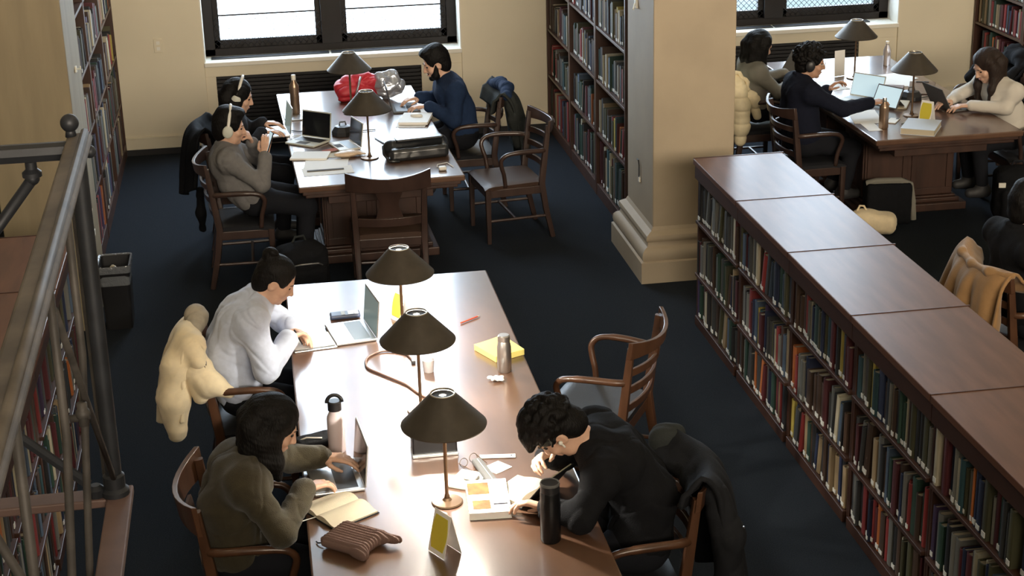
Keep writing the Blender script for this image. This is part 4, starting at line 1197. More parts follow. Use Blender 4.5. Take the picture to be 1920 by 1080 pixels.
# ------------------------------------------------------------------ COATS OVER CHAIR BACKS
def drape(chair, width=.54, inner=.22, outer=.50, flare=.10, amp=.022, nf=5, seed=0, thick=.016, quilt=0., top=.905, bulge=.0, skew=0.):
    """sheet hung over the back of an armchair (chair: x, y, rot in degrees), in world coordinates"""
    cx, cy, rot = chair; a = R(rot); ca, sa = math.cos(a), math.sin(a)
    r_ = random.Random(seed); ph = [r_.uniform(0, 6.28) for _ in range(6)]
    def fn(u, v):
        L = inner + outer; s = v * L - inner            # s<0: inside of the back, s>0: hanging outside
        x = (u - .5) * (width + flare * max(0, s) / outer) + skew * max(0, s)
        bow = .090 * (1 - min(1, (2 * x / .54) ** 2))
        crest = -.262 - bow
        f = amp * (math.sin(u * nf * 2 * PI + ph[0] + s * 1.5) + .5 * math.sin(u * nf * 3.7 * PI + ph[1])) * min(1, abs(s) / .25)
        t = s / .05
        y = crest + .056 - .118 * (1 / (1 + math.exp(-t * 1.6))) - max(0, s) * .14 + f - bulge * math.sin(PI * min(1, max(0, s) / outer)) if s > -.06 else crest + .046 + .10 * min(1, (-s) / .4) + f * .3
        z = top - abs(s) * .985 + .012 * math.sin(u * 9 + ph[2]) * (1 if s > 0 else .5) - .03 * (1 - (2 * u - 1) ** 2) * (1 if abs(s) < .3 else .6)
        if s > 0: z += .04 * math.sin(u * 7 + ph[3]) * s / outer
        if quilt: y += -quilt * abs(math.sin(s * PI / .085))
        return (cx + x * ca - y * sa, cy + x * sa + y * ca, z)
    return fn
def coat(name, label, cat, chair, m, kw, parts=()):
    c = (chair[0], chair[1], 0); t = thing(name, label, cat, c)
    fn = drape(chair, **kw); th = kw.get('thick', .016)
    mb = MB().grid(lambda u, v: tuple(p - q for p, q in zip(fn(u, v), c)), 44, 44, th)
    obj('body', mb, M[m], t, smooth=True)
    for pn, pb, pm, pd in parts:
        B = Blob(.007, .04); pb(B); B.disp = pd if pd is not None else folds(.014, .10, len(label))
        obj(pn, B.mesh(pn, c), M[pm], t)
    return t
M['liningtan'] = mat('grey_tan_lining', (.42, .37, .29), .85, noise=.15, nscale=25, bump=.3, bscale=200)
C1 = (-.125, 7.60, -90); C3 = (1.28, 5.72, 90); C5 = (-.15, 11.80, -90); C6 = (1.53, 12.35, 90); C7 = (3.97, 12.50, -90); C9 = (5.67, 12.10, 84); C9b = (5.60, 11.25, 90); C10 = (4.01, 7.70, -90)
def j1s(B):
    B.path([(-.40, 7.345, .84), (-.425, 7.40, .895), (-.445, 7.52, .915), (-.45, 7.62, .91)], [.040, .060, .058, .045])
    B.path([(-.455, 7.47, .90), (-.500, 7.405, .80), (-.535, 7.385, .64), (-.535, 7.385, .50)], [.060, .075, .076, .058]); B.cap((-.535, 7.385, .50), (-.535, 7.385, .455), .050, .045, k=.01)
def j1t(B): B.path([(-.45, 7.45, .88), (-.415, 7.40, .78), (-.36, 7.365, .71), (-.27, 7.35, .665)], [.055, .070, .060, .030]); B.cap((-.43, 7.40, .76), (-.405, 7.38, .64), .060, .040)
def j1h(B): B.path([(-.43, 7.74, .90), (-.40, 7.62, .965), (-.42, 7.50, .93)], [.04, .052, .045])
coat('jacket', 'cream fleece jacket with hanging sleeve over the chair of the woman in pale blue', 'jacket', C1, 'cream', dict(width=.50, inner=.04, outer=.44, flare=.04, amp=.016, nf=3, seed=1, thick=.022, top=.925),
     (('sleeve', j1s, 'cream', None), ('sleeve', j1t, 'cream', None), ('collar', j1h, 'liningtan', None)))
def j3s(B): B.path([(1.575, 5.96, .90), (1.53, 5.985, .87), (1.55, 5.99, .74), (1.57, 6.0, .60)], [.045, .058, .06, .05])
def j3t(B): B.path([(1.62, 5.52, .84), (1.66, 5.47, .68), (1.67, 5.47, .45), (1.66, 5.48, .30)], [.055, .062, .058, .045])
t = coat('jacket', 'dark jacket over the chair of the man bent over the book', 'jacket', C3, 'darkjacket', dict(width=.52, inner=.12, outer=.62, flare=.10, amp=.022, nf=4, seed=3, thick=.02, top=.93),
     (('sleeve', j3s, 'greengrey', None), ('sleeve', j3t, 'darkjacket', None)))
M['shinyzip'] = mat('silver_zip', (.6, .6, .6), .3, .9)
obj('zip_pull', MB().box((0, 0, 0), (.050, .012, .008)), M['shinyzip'], t, loc=(.415, -.275, .72), rotz=R(25))
def j6s(B): B.path([(1.80, 12.60, .88), (1.85, 12.48, .905), (1.875, 12.32, .90), (1.85, 12.15, .875)], [.042, .05, .05, .046])
def j6t(B): B.path([(1.87, 12.16, .84), (1.91, 12.13, .70), (1.93, 12.13, .50)], [.055, .058, .045])
coat('jacket', 'dark grey-green jacket with blue shoulders over the chair of the bearded man', 'jacket', C6, 'greengrey', dict(width=.52, inner=.16, outer=.56, flare=.06, amp=.018, nf=3, seed=5, top=.915), (('shoulder_yoke', j6s, 'navy', None), ('sleeve', j6t, 'greengrey', None)))
def j5s(B): B.path([(-.50, 11.60, .45), (-.505, 11.60, .28), (-.505, 11.60, .16)], [.030, .032, .026])
coat('coat', 'black coat with a hanging belt over the chair of the long-haired person with headphones', 'coat', C5, 'blackcloth', dict(width=.54, inner=.15, outer=.46, flare=.10, amp=.018, nf=4, seed=7, top=.915), (('belt', j5s, 'blackcloth', None),))
def j7s(B): B.path([(3.66, 12.28, .88), (3.70, 12.235, .80), (3.735, 12.22, .66), (3.74, 12.22, .50), (3.735, 12.225, .38)], [.062, .072, .070, .064, .046])
def j7t(B): B.path([(3.70, 12.30, .80), (3.84, 12.26, .70), (3.88, 12.25, .56)], [.05, .05, .03])
qz = lambda P: .010 * (1 - np.abs(np.sin(P[:, 2] * PI / .105))) ** 3 - .003
coat('jacket', 'cream quilted puffer jacket hung on a chair beside the pillar', 'jacket', C7, 'creamlin', dict(width=.56, inner=.16, outer=.50, flare=.03, amp=.008, nf=2, seed=8, thick=.03, quilt=.016, top=.93), (('sleeve', j7s, 'creamlin', qz), ('sleeve', j7t, 'creamlin', qz)))
def j10c(B): B.path([(3.735, 7.98, .905), (3.66, 7.87, .895), (3.64, 7.70, .885), (3.66, 7.53, .895), (3.735, 7.42, .905)], [.018, .020, .020, .020, .018])
coat('coat', 'tan suede coat draped over the chair beyond the low bookcase', 'coat', C10, 'tancoat', dict(width=.58, inner=.12, outer=.66, flare=.22, amp=.026, nf=4, seed=9, top=.918), (('collar', j10c, 'tancoat', folds(.004, .05, 3)),))
def j9(B): B.path([(5.98, 12.34, .87), (6.00, 12.20, .95), (5.99, 12.02, .94), (5.98, 11.90, .87)], [.05, .075, .075, .05]); B.path([(5.93, 12.32, .88), (5.78, 12.36, .82), (5.70, 12.36, .74)], [.055, .05, .045]); B.path([(5.93, 11.94, .88), (5.80, 11.88, .82), (5.72, 11.88, .74)], [.055, .05, .04])
coat('jacket', 'black jacket slung over the chair back next to the woman in white', 'jacket', C9, 'blackcloth', dict(width=.54, inner=.20, outer=.42, flare=.04, amp=.014, nf=3, seed=11, top=.918), (('sleeve', j9, 'blackcloth', None),))
coat('jacket', 'dark slate jacket over the chair of the woman in white', 'jacket', C9b, 'greengrey', dict(width=.56, inner=.18, outer=.44, flare=.05, amp=.014, nf=3, seed=12, top=.915))
# bags on the floor
def bag(label, name, loc, rot, build, m, parts=(), disp=None):
    t = thing(name, label, 'bag', (*loc, 0), R(rot))
    B = Blob(.008, .03); build(B); B.disp = disp or folds(.008, .10, 13)
    obj('body', B.mesh('body'), M[m], t)
    for pn, pb, pm in parts: obj(pn, pb, M[pm], t, smooth='auto')
    return t
def bp(B):
    B.box((0, 0, .20), (.17, .12, .20), None, .07); B.box((0, -.12, .15), (.13, .05, .12), None, .04); B.ell((0, 0, .36), (.13, .09, .06))
bag('black backpack on the floor beside the grey sweater reader\'s chair', 'backpack', (.17, 10.35), 20, bp, 'blackcloth',
    (('top_handle', MB().tube([(-.05, .02, .405), (-.03, .01, .45), (.03, .01, .45), (.05, .02, .405)], .008, 8), 'greengrey'), ('zip', MB().tube([(-.12, -.10, .29), (-.06, -.155, .31), (.06, -.155, .30), (.13, -.10, .25)], .005, 6), 'shinyzip'),
     ('strap', MB().tube([(-.14, .09, .37), (-.20, .06, .28), (-.20, .02, .10), (-.16, .0, .03)], .015, 8, flat=(1.6, .5, (0, 1, 0))), 'charcoal')))
bag('black backpack with pale tags under the table with the pale blue book', 'backpack', (5.46, 10.90), -15, bp, 'blackcloth',
    (('top_handle', MB().tube([(-.05, .02, .405), (-.03, .01, .45), (.03, .01, .45), (.05, .02, .405)], .008, 8), 'charcoal'), ('pale_tag', MB().box((-.13, -.125, .30), (.05, .012, .035)), 'whiteplastic'), ('pale_tag', MB().box((-.03, -.172, .24), (.025, .012, .02)), 'whiteplastic'), ('pale_tag', MB().box((.10, -.168, .19), (.03, .012, .015)), 'whiteplastic'),
     ('strap', MB().tube([(.05, -.16, .05), (.10, -.20, .025), (.17, -.22, .015), (.22, -.25, .015)], .008, 6), 'greengrey')))
def tote(B): B.box((0, 0, .075), (.17, .10, .075), None, .06); B.ell((-.05, 0, .12), (.10, .08, .05))
bag('cream cloth bag slumped on the floor just beyond the low bookcase', 'cloth_bag', (4.34, 10.86), -25, tote, 'cream', (('handle', MB().tube([(-.12, .0, .15), (-.10, .0, .195), (-.07, .0, .195), (-.05, 0, .16)], .008, 8), 'cream'),))
def tote2(B): B.box((0, 0, .16), (.17, .09, .16), None, .03)
bag('black bag with a fuzzy beige rim leaning at the panelled table base', 'shopping_bag', (4.52, 11.06), -8, tote2, 'blackcloth',
    (('beige_trim', MB().tube([(-.16, -.02, .31), (-.10, -.05, .335), (.08, -.05, .335), (.16, -.03, .30), (.18, -.04, .18), (.19, -.05, .03)], .024, 8), 'greytop'),))
# shoes left under the table end and a blue bundle
t = thing('shoe', 'dark blue and white sneaker of the person by the cream puffer', 'shoe', (3.97, 12.12, 0), R(-80))
obj('upper', Blob(.006, .02).cap((0, -.09, .05), (0, .10, .035), .042, .035).cap((0, -.08, .06), (0, -.05, .09), .036).mesh('upper'), M['navyd'], t)
obj('sole', Blob(.006, .02).box((0, .005, .012), (.046, .15, .012), None, .01).mesh('sole'), M['shoew'], t)

# ================================================================== THINGS ON THE TABLES
M['silver'] = mat('silver_aluminium', (.62, .63, .64), .32, .75)
M['steel'] = mat('brushed_steel', (.58, .55, .52), .28, .9, noise=.15, nscale=4, stretch=(20, 20, .5))
M['bronzeb'] = mat('bronze_bottle', (.34, .24, .17), .3, .75)
M['pinkb'] = mat('pale_pink_bottle', (.60, .51, .52), .45)
M['jet'] = mat('jet_black', (.005, .005, .006), .35, spec=.35)
M['keys'] = mat('dark_keys', (.035, .04, .05), .5)
M['keysg'] = mat('pale_keys', (.42, .50, .58), .5)
M['screen'] = mat('dark_screen', (.010, .011, .013), .12, spec=.7)
M['screeng'] = mat('grey_screen', (.09, .12, .12), .3, emit=(.20, .27, .26), estr=.55)
M['screenl'] = mat('lit_screen', (.3, .4, .45), .3, emit=(.55, .72, .80), estr=.8)
M['yellow'] = mat('yellow_card', (.62, .52, .05), .7)
M['yellowp'] = mat('pale_yellow_pad', (.78, .68, .20), .75)
M['orange'] = mat('orange_print', (.30, .040, .008), .8, noise=.7, nscale=25, col2=(.36, .085, .02))
M['rednote'] = mat('red_pencil', (.50, .08, .04), .45)
M['pouch'] = mat('mauve_brown_knit', (.155, .095, .080), .95, bump=.4, bscale=300)
M['cable'] = mat('brown_cable', (.13, .07, .05), .5)
M['greyfelt'] = mat('grey_case', (.10, .10, .10), .85, bump=.2, bscale=200)
M['redbag'] = mat('red_nylon', (.55, .03, .05), .5, bump=.2, bscale=30)
M['foil'] = mat('silver_clear_bag', (.50, .54, .62), .22, .55, bump=.8, bscale=22)
M['shinybag'] = mat('glossy_black_leather', (.016, .018, .021), .30, coat=.5, coatr=.2)
M['snack'] = mat('cream_snack_bag', (.66, .50, .36), .4, bump=.3, bscale=40)
M['bluecal'] = mat('navy_calculator', (.05, .065, .12), .45)
M['papyr'] = mat('thick_book_cover', (.55, .62, .72), .6)
Zt = TZ + .0008

def laptop(label, x, y, rot, w=.30, d=.21, lid=.20, tilt=104, body='silver', keys='keys', scr='screen', z=Zt):
    """hinge centre at x,y; local -y points to the user"""
    t = thing('laptop', label, 'laptop', (x, y, z), R(rot))
    obj('base', MB().box((0, -d / 2, .008), (w, d, .014)), M[body], t, bevel=.004)
    obj('keyboard', MB().box((0, -d * .33, .0153), (w * .88, d * .42, .0012)), M[keys], t)
    obj('trackpad', MB().box((0, -d * .78, .0153), (w * .36, d * .32, .001)), M['silver'] if body == 'silver' else M['greyfelt'], t)
    a = R(tilt); u = Vector((0, -math.cos(a), math.sin(a))); nrm = Vector((0, -math.sin(a), -math.cos(a)))
    Rm = Matrix((Vector((1, 0, 0)), u, Vector((1, 0, 0)).cross(u))).transposed()
    c = Vector((0, .002, .014)) + u * lid / 2
    l = obj('lid', MB().box(c, (w, lid, .007), Rm), M[body], t, bevel=.003)
    n = Rm @ Vector((0, 0, 1))
    if n.y > 0: n = -n
    obj('screen', MB().box(c + n * .0038, (w * .95, lid * .90, .0012), Rm), M[scr], l)
    return t
laptop('silver laptop open before the woman in pale blue, grey screen turned to her', .448, 7.755, -81, .29, .205, .195, 96, 'silver', 'keysg', 'screeng')
laptop('silver laptop under the hands of the woman in olive', .275, 6.135, -85, .30, .205, .185, 96, 'silver', 'keys', 'screen')
laptop('silver laptop at table edge under the hands of the long-haired headphone wearer', .165, 11.93, -84, .30, .215, .20, 98, 'silver', 'keysg', 'screeng')
laptop('dark laptop with a black screen turned towards the grey sweater reader', .363, 11.652, -40, .26, .20, .195, 98, 'greyp', 'keys', 'screen')
laptop('small white-edged laptop with black screen beside the bronze lamp stem', .63, 11.415, -74, .25, .16, .175, 98, 'whiteplastic', 'keysg', 'screen')
laptop('dark laptop open before the bearded man in navy', .985, 12.42, 90, .30, .21, .19, 102, 'greyfelt', 'keys', 'screen')
laptop('grey laptop under the hands of the woman in white', 5.04, 11.38, 97, .30, .20, .19, 118, 'greyfelt', 'keys', 'screeng')
laptop('dark laptop opened before the reader with her back turned', 4.31, 12.78, -85, .30, .20, .18, 120, 'greyfelt', 'keys', 'screen')
laptop('silver laptop opened before the curly-haired man, its screen pale', 4.60, 11.80, -52, .28, .19, .18, 108, 'greyp', 'keysg', 'screenl')
# tablet held open next to it
t = thing('tablet', 'tablet propped up beside the hand of the curly-haired man', 'tablet', (4.66, 11.50, Zt), R(-60))
Rm = Matrix.Rotation(R(62), 3, 'X')
obj('case', MB().box((0, 0, .085), (.24, .17, .008), Rm), M['greyfelt'], t, bevel=.003)
obj('screen', MB().box(Vector((0, 0, .085)) + Rm @ Vector((0, 0, .0046)), (.22, .15, .0012), Rm), M['screenl'], t)
obj('stand', MB().box((0, .055, .035), (.20, .09, .004), Matrix.Rotation(R(-40), 3, 'X')), M['greyfelt'], t)

def bottle(label, x, y, r, h, m, cap, capm='blackplastic', loop=False, neck=.6, capr=None):
    t = thing('bottle', label, 'bottle', (x, y, Zt))
    hb = h - cap
    obj('body', MB().lathe([(r * .9, 0), (r, .006), (r, hb * .78), (r * .96, hb * .84), (r * neck * 1.05, hb * .97), (r * neck, hb)], 28), M[m], t, smooth='auto')
    cr = capr or r * neck * 1.08
    obj('cap', MB().lathe([(cr, hb + .0005), (cr, h - .006), (cr * .85, h)], 24), M[capm], t, smooth='auto')
    if loop:
        pts = [(cr * 1.1 * math.cos(PI * k / 10), 0, h - .008 + .034 * math.sin(PI * k / 10)) for k in range(11)]
        obj('carry_loop', MB().tube(pts, .006, 8, flat=(1.4, .7, (0, 1, 0))), M[capm], t, smooth=True)
    return t
bottle('pale pink water bottle with black loop cap beside the laptop of the woman in olive', .199, 6.386, .037, .235, 'pinkb', .042, loop=True, neck=.62, capr=.029)
bottle('steel flask standing before the yellow notepad', 1.035, 7.095, .034, .185, 'steel', .030, 'steel', neck=.80)
t = bottle('tall black thermos by the elbow of the man bent over the book', .951, 5.431, .039, .243, 'jet', .035, neck=.93, capr=.037)
obj('cap_rim', MB().lathe([(.037, .235), (.0385, .240), (.037, .246), (.033, .246), (.033, .2405)], 24, caps=(False, False)), M['greyfelt'], t, smooth='auto')
bottle('tall bronze bottle on the grey tablet, against the black convector', .245, 12.58, .036, .305, 'bronzeb', .04, 'trimw', neck=.45)
bottle('slim steel bottle on the near left of the table with the thick white book', 4.408, 10.93, .034, .225, 'bronzeb', .03, 'steel', neck=.42)
t = thing('plastic_bottle', 'clear plastic bottle on the far corner of the table beyond the low bookcase', 'bottle', (5.195, 12.886, Zt))
M['clearp'] = mat('cloudy_plastic', (.80, .72, .70), .15, trans=.6)
obj('body', MB().lathe([(.030, 0), (.032, .01), (.030, .05), (.032, .10), (.031, .13), (.013, .175), (.013, .185)], 20), M['clearp'], t, smooth='auto')
obj('cap', MB().lathe([(.015, .1855), (.015, .202), (.012, .204)], 16), M['trimw'], t, smooth='auto')
t = thing('plastic_cup', 'small clear cup beside the stem of the middle lamp', 'cup', (.68, 7.17, Zt))
obj('wall', MB().lathe([(.024, 0), (.030, .06), (.0285, .06), (.0225, .003)], 20, caps=(True, True)), M['clearp'], t, smooth='auto')

def paper(label, x, y, w, h, rot, z=0., m='paper', th=.0012, name='paper', cat='paper', group=None, lift=.004):
    mb = MB().grid(lambda u, v: ((u - .5) * w, (v - .5) * h, th + lift * (abs(u - .4) ** 2) * (1 - v)), 6, 6, th)
    return obj(name, mb, M[m], label=label, cat=cat, loc=(x, y, Zt + z), rotz=R(rot), group=group)
def slab(label, name, cat, x, y, w, h, th, rot, m, z=0., bev=.003, group=None):
    return obj(name, MB().box((0, 0, th / 2), (w, h, th)), M[m], bevel=bev, label=label, cat=cat, loc=(x, y, Zt + z), rotz=R(rot), group=group)
def closed_book(label, x, y, w, h, th, rot, cover, z=0., pages='pages', name='book'):
    t = thing(name, label, 'book', (x, y, Zt + z), R(rot))
    obj('cover', MB().bx(-w / 2, w / 2, -h / 2, h / 2, 0, .003).bx(-w / 2, w / 2, -h / 2, h / 2, th - .003, th).bx(-w / 2, -w / 2 + .004, -h / 2, h / 2, .003, th - .003), M[cover], t)
    obj('page_block', MB().bx(-w / 2 + .004, w / 2 - .004, -h / 2 + .003, h / 2 - .003, .003, th - .003), M[pages], t)
    return t
def open_book(label, x, y, w, h, rot, rise=(0, 0), th=.010, m='pages', cover='charcoal', name='book', cat='book'):
    """two page wings either side of a spine along local y; rise: tilt of left/right wing"""
    t = thing(name, label, cat, (x, y, Zt), R(rot))
    cv = MB(); 
    for s, a in ((-1, R(rise[0])), (1, R(rise[1]))):
        def wing(u, v, s=s, a=a, off=0., k=1.0):
            q = w * u; z = (th * (1 - .55 * u) + .016 * math.sin(PI * min(1, u * 1.25)) * (1 - .5 * u)) * k + off
            return (s * (q * math.cos(a) - z * math.sin(a)), (v - .5) * h, .004 + q * math.sin(a) + z * math.cos(a))
        n = 10
        mb = MB(); top = [[wing(i / n, j / 4) for j in range(5)] for i in range(n + 1)]; bot = [[wing(i / n, j / 4, off=0, k=0) for j in range(5)] for i in range(n + 1)]
        vs = [p for r_ in top for p in r_] + [p for r_ in bot for p in r_]; o = 5 * (n + 1); fs = []
        for i in range(n):
            for j in range(4):
                f = (i * 5 + j, (i + 1) * 5 + j, (i + 1) * 5 + j + 1, i * 5 + j + 1)
                fs += [f, tuple(o + q for q in reversed(f))]
            fs += [(i * 5, o + i * 5, o + (i + 1) * 5, (i + 1) * 5), (i * 5 + 4, (i + 1) * 5 + 4, o + (i + 1) * 5 + 4, o + i * 5 + 4)]
        fs += [(n * 5 + j, o + n * 5 + j, o + n * 5 + j + 1, n * 5 + j + 1) for j in range(4)]
        mb.add(vs, fs); obj('pages', mb, M[m], t, smooth='auto')
        b = MB().grid(lambda u, v, s=s, a=a: (s * (w + .005) * u * math.cos(a), (v - .5) * (h + .010), .0035 + (w + .005) * u * math.sin(a)), 1, 1, .0028 * s * -1 if False else .0028)
        obj('cover', b, M[cover], t)
    return t
# ---- table nearest the railing
open_book('open blank notebook with cream pages by the elbow of the woman in olive', .168, 5.838, .125, .205, -58, (0, 0), .012, 'pages', 'charcoal', 'notebook', 'notebook')
obj('ribbon_marker', MB().tube([(-.005, -.098, .008), (-.02, -.14, .003), (-.025, -.165, .002)], .0035, 6, flat=(1, .25, (0, 0, 1))), M['paper'], bpy.data.objects['notebook'])
B = Blob(.0035, .02); B.box((0, 0, .028), (.10, .085, .022), None, .02); B.cap((.08, .05, .03), (.155, .075, .028), .022, .014); B.cap((.07, -.07, .025), (.10, -.075, .02), .02)
B.disp = lambda P: .0032 * np.sin(P[:, 1] * 2 * PI / .0165)
t = thing('knit_pouch', 'ribbed mauve-brown knitted pouch on the corner by the open notebook', 'pouch', (.21, 5.545, Zt), R(-40))
obj('body', B.mesh('body'), M['pouch'], t)
obj('drawstring', MB().tube([(-.10, -.055, .012), (-.125, -.06, .006), (-.14, -.05, .004)], .003, 6), M['charcoal'], t)
def sign(label, x, y, rot, s=1.0):
    t = thing('table_sign', label, 'sign', (x, y, Zt), R(rot), 'folded yellow and white table signs')
    h, w, sp = .165 * s, .105 * s, .04 * s
    for q in (-1, 1):
        mb = MB().grid(lambda u, v, q=q: (q * sp * (1 - v), (u - .5) * w, h * v + .001), 1, 4, .0012 * 1)
        p = obj('panel', mb, M['paper'], t)
        if q < 0:
            mb = MB().grid(lambda u, v, q=q: (q * (sp * (1 - (.12 + .78 * v)) + .0022), (u - .5) * w * .92 * (.78 + .22 * math.sin(PI * v)), h * (.12 + .78 * v) + .001), 6, 8, .0006)
            obj('yellow_print', mb, M['yellow'], p)
    return t
sign('folded yellow and white sign at the open end by the knitted pouch', .545, 5.425, 28)
sign('folded yellow sign behind the far lamp stem on the nearest table', .62, 7.90, 30, .9)
sign('folded yellow sign behind the thick white book', 4.775, 11.02, 35, .95)
t = thing('power_box', 'black power box with a silver socket strip under the nearest lamp', 'power box', (.605, 6.30, Zt))
obj('housing', MB().box((0, 0, .058), (.19, .10, .10)), M['jet'], t, bevel=.006)
obj('socket_strip', MB().box((0, -.008, .007), (.195, .11, .013)).box((-.05, -.064, .010), (.05, .004, .010)).box((.06, -.064, .010), (.03, .004, .010)), M['silver'], t, bevel=.002)
for lb, x, y, r_ in (('small domed black power box between the dark laptops', .565, 11.75, 10), ('dark power box behind the lamp on the table with the thick white book', 4.93, 11.70, 0)):
    t = thing('power_box', lb, 'power box', (x, y, Zt), R(r_))
    obj('housing', MB().lathe([(.085, 0), (.085, .03), (.06, .065), (.03, .072)], 8), M['bronze'] if False else M['blackplastic'], t, bevel=.003)
    obj('handle', MB().tube([(-.025, 0, .07), (-.02, 0, .095), (.02, 0, .095), (.025, 0, .07)], .006, 8), M['greyfelt'], t, smooth=True)
    obj('cord', MB().tube([(.08, 0, .008), (.16, .03, .006), (.25, .02, .005)], .004, 6), M['blackplastic'], t)
def cable(label, pts, r, m, name='cable'):
    P = [Vector(p) for p in pts]; Q = []
    for i in range(len(P) - 1):
        a = P[max(i - 1, 0)]; b = P[i]; c = P[i + 1]; d = P[min(i + 2, len(P) - 1)]
        for k in range(6):
            u = k / 6; Q.append(.5 * ((2 * b) + (c - a) * u + (2 * a - 5 * b + 4 * c - d) * u * u + (3 * b - a - 3 * c + d) * u ** 3))
    Q.append(P[-1])
    return obj(name, MB().tube(Q, r, 8), M[m], smooth=True, label=label, cat='cable')
cz = Zt + .0055
cable('thick brown lamp cable looping across the table to the middle lamp', [(.66, 6.80, cz), (.60, 6.915, cz), (.554, 7.027, cz), (.454, 7.172, cz), (.394, 7.272, cz), (.408, 7.392, cz), (.492, 7.457, cz), (.589, 7.40, cz), (.619, 7.30, cz)], .0055, 'cable')
obj('plug', MB().box((.619, 7.285, cz + .004), (.02, .03, .018)), M['blackplastic'], bpy.data.objects['cable'], bevel=.003)
B = Blob(.004, .015); B.box((0, 0, .018), (.085, .055, .016), None, .014); B.disp = folds(.004, .05, 3)
t = thing('pouch', 'soft black pouch with white cord ends beside the pink bottle', 'pouch', (.11, 6.475, Zt), R(20)); obj('body', B.mesh('body'), M['blackcloth'], t)
obj('white_cord', MB().tube([(.02, -.03, .036), (-.04, .0, .040), (-.085, .02, .022), (-.10, .01, .006)], .004, 6), M['whiteplastic'], t, smooth=True)
paper('white sheet the woman in pale blue writes on', .150, 7.665, .20, .19, 8)
bpy.data.objects['paper'].location.z = Zt + .008
slab('dark-edged clipboard under the sheet of the woman in pale blue', 'clipboard', 'clipboard', .150, 7.66, .215, .215, .006, 8, 'table' if False else 'silver')
t = thing('pen', 'slim black pen in the hand of the woman in pale blue', 'pen', (.10, 7.60, Zt + .02))
obj('barrel', MB().tube([(0, 0, 0), (-.035, -.012, .085)], .004, 8), M['blackplastic'], t, smooth='auto'); obj('tip', MB().tube([(.004, .0015, -.010), (0, 0, 0)], [.001, .004], 8), M['silver'], t)
t = thing('calculator', 'navy graphing calculator lying behind the laptop of the woman in pale blue', 'calculator', (.335, 7.985, Zt), R(2))
obj('case', MB().box((0, 0, .012), (.155, .072, .022)), M['bluecal'], t, bevel=.008); obj('display', MB().box((.03, 0, .0235), (.03, .05, .001)), M['whiteplastic'], t); obj('keypad', MB().box((.058, .0, .0235), (.022, .055, .0015)).box((-.01, 0, .0235), (.02, .05, .0015)), M['greyp'], t)
t = thing('pencil', 'red pencil lying alone on the right half of the nearest table', 'pencil', (.967, 7.793, Zt + .0055), R(37))
obj('shaft', MB().tube([(-.07, 0, 0), (.05, 0, 0)], .0048, 6), M['rednote'], t); obj('point', MB().tube([(.05, 0, 0), (.07, 0, -.002)], [.0048, .001], 6), M['pages'], t)
t = thing('notepad', 'pale yellow notepad under and behind the steel flask', 'notepad', (1.045, 7.33, Zt), R(24))
obj('pad', MB().box((0, 0, .014), (.165, .20, .028)), M['yellowp'], t, bevel=.002); obj('top_sheet', MB().grid(lambda u, v: ((u - .5) * .165, (v - .5) * .20, .030 + .012 * u * u * v), 6, 6, .001), M['yellowp'], t)
B = Blob(.003, .008); r_ = np.random.RandomState(4)
for k in range(14): B.ell((r_.uniform(-.028, .028), r_.uniform(-.018, .018), .012 + r_.uniform(-.004, .008)), (r_.uniform(.006, .016), r_.uniform(.006, .012), r_.uniform(.004, .01)))
obj('tissue', B.mesh('tissue'), M['paper'], label='crumpled white tissue in front of the steel flask', cat='tissue', loc=(.977, 6.985, Zt))
t = closed_book('thick white book with two orange cover pictures beside the nearest lamp foot', .762, 5.785, .165, .285, .030, -4, 'paper', pages='paper')
obj('cover_picture', MB().box((-.035, .065, .0305), (.085, .10, .001)), M['orange'], t); obj('cover_picture', MB().box((-.03, -.075, .0305), (.07, .075, .001)), M['orange'], t)
obj('cover_text_bar', MB().box((.045, -.075, .0305), (.055, .010, .001)), M['charcoal'], t)
open_book('open book with cream pages in the hands of the bent man in black', .955, 5.775, .165, .215, -44, (3, 52), .012)
t = slab('grey notebook carrying a pale case beside the thick orange-pictured book', 'notebook', 'notebook', .705, 5.985, .12, .155, .012, -32, 'greyp')
t = thing('earbud_case', 'white earbud case resting on the grey notebook', 'case', (.722, 5.975, Zt + .0125), R(-30)); obj('case', MB().box((0, 0, .012), (.06, .045, .022)), M['whiteplastic'], t, bevel=.009); obj('lid_line', MB().box((0, 0, .017), (.0605, .0455, .001)), M['greyfelt'], t)
b = Vector((.735, 6.14, Zt)); t = thing('eyeglasses', 'thin folded eyeglasses lying by the nearest lamp', 'glasses', tuple(b), R(40))
for s in (-1, 1):
    obj('rim', MB().tube([(s * .03 + .023 * math.cos(2 * PI * k / 16), .004 + .006 * math.sin(2 * PI * k / 16), .018 + .017 * math.sin(2 * PI * k / 16)) for k in range(16)], .0015, 6, closed=True), M['brass'], t, smooth=True)
    obj('temple', MB().tube([(s * .055, .01, .022), (s * .045, -.06, .006), (s * -.03, -.075 - .01 * s, .004)], .0015, 6), M['brass'], t)
t = thing('pencil_case', 'dark slim pencil case slanting by the white ruler', 'case', (.785, 6.03, Zt), R(10)); B = Blob(.004, .01).box((0, 0, .014), (.022, .115, .013), None, .01); obj('body', B.mesh('body'), M['greyfelt'], t); obj('zip', MB().tube([(.0, -.10, .028), (0, .10, .028)], .002, 6), M['shinyzip'], t)
t = thing('ruler', 'short white ruler lying across the loose card', 'ruler', (.862, 6.185, Zt + .002), R(-8)); obj('blade', MB().box((0, 0, .0015), (.15, .032, .002)), M['paper'], t); obj('hole', MB().lathe([(.004, 0), (.004, .0008)], 10, (.058, 0, .0026)), M['charcoal'], t)
paper('loose white card below the ruler', .845, 6.085, .09, .085, 35)
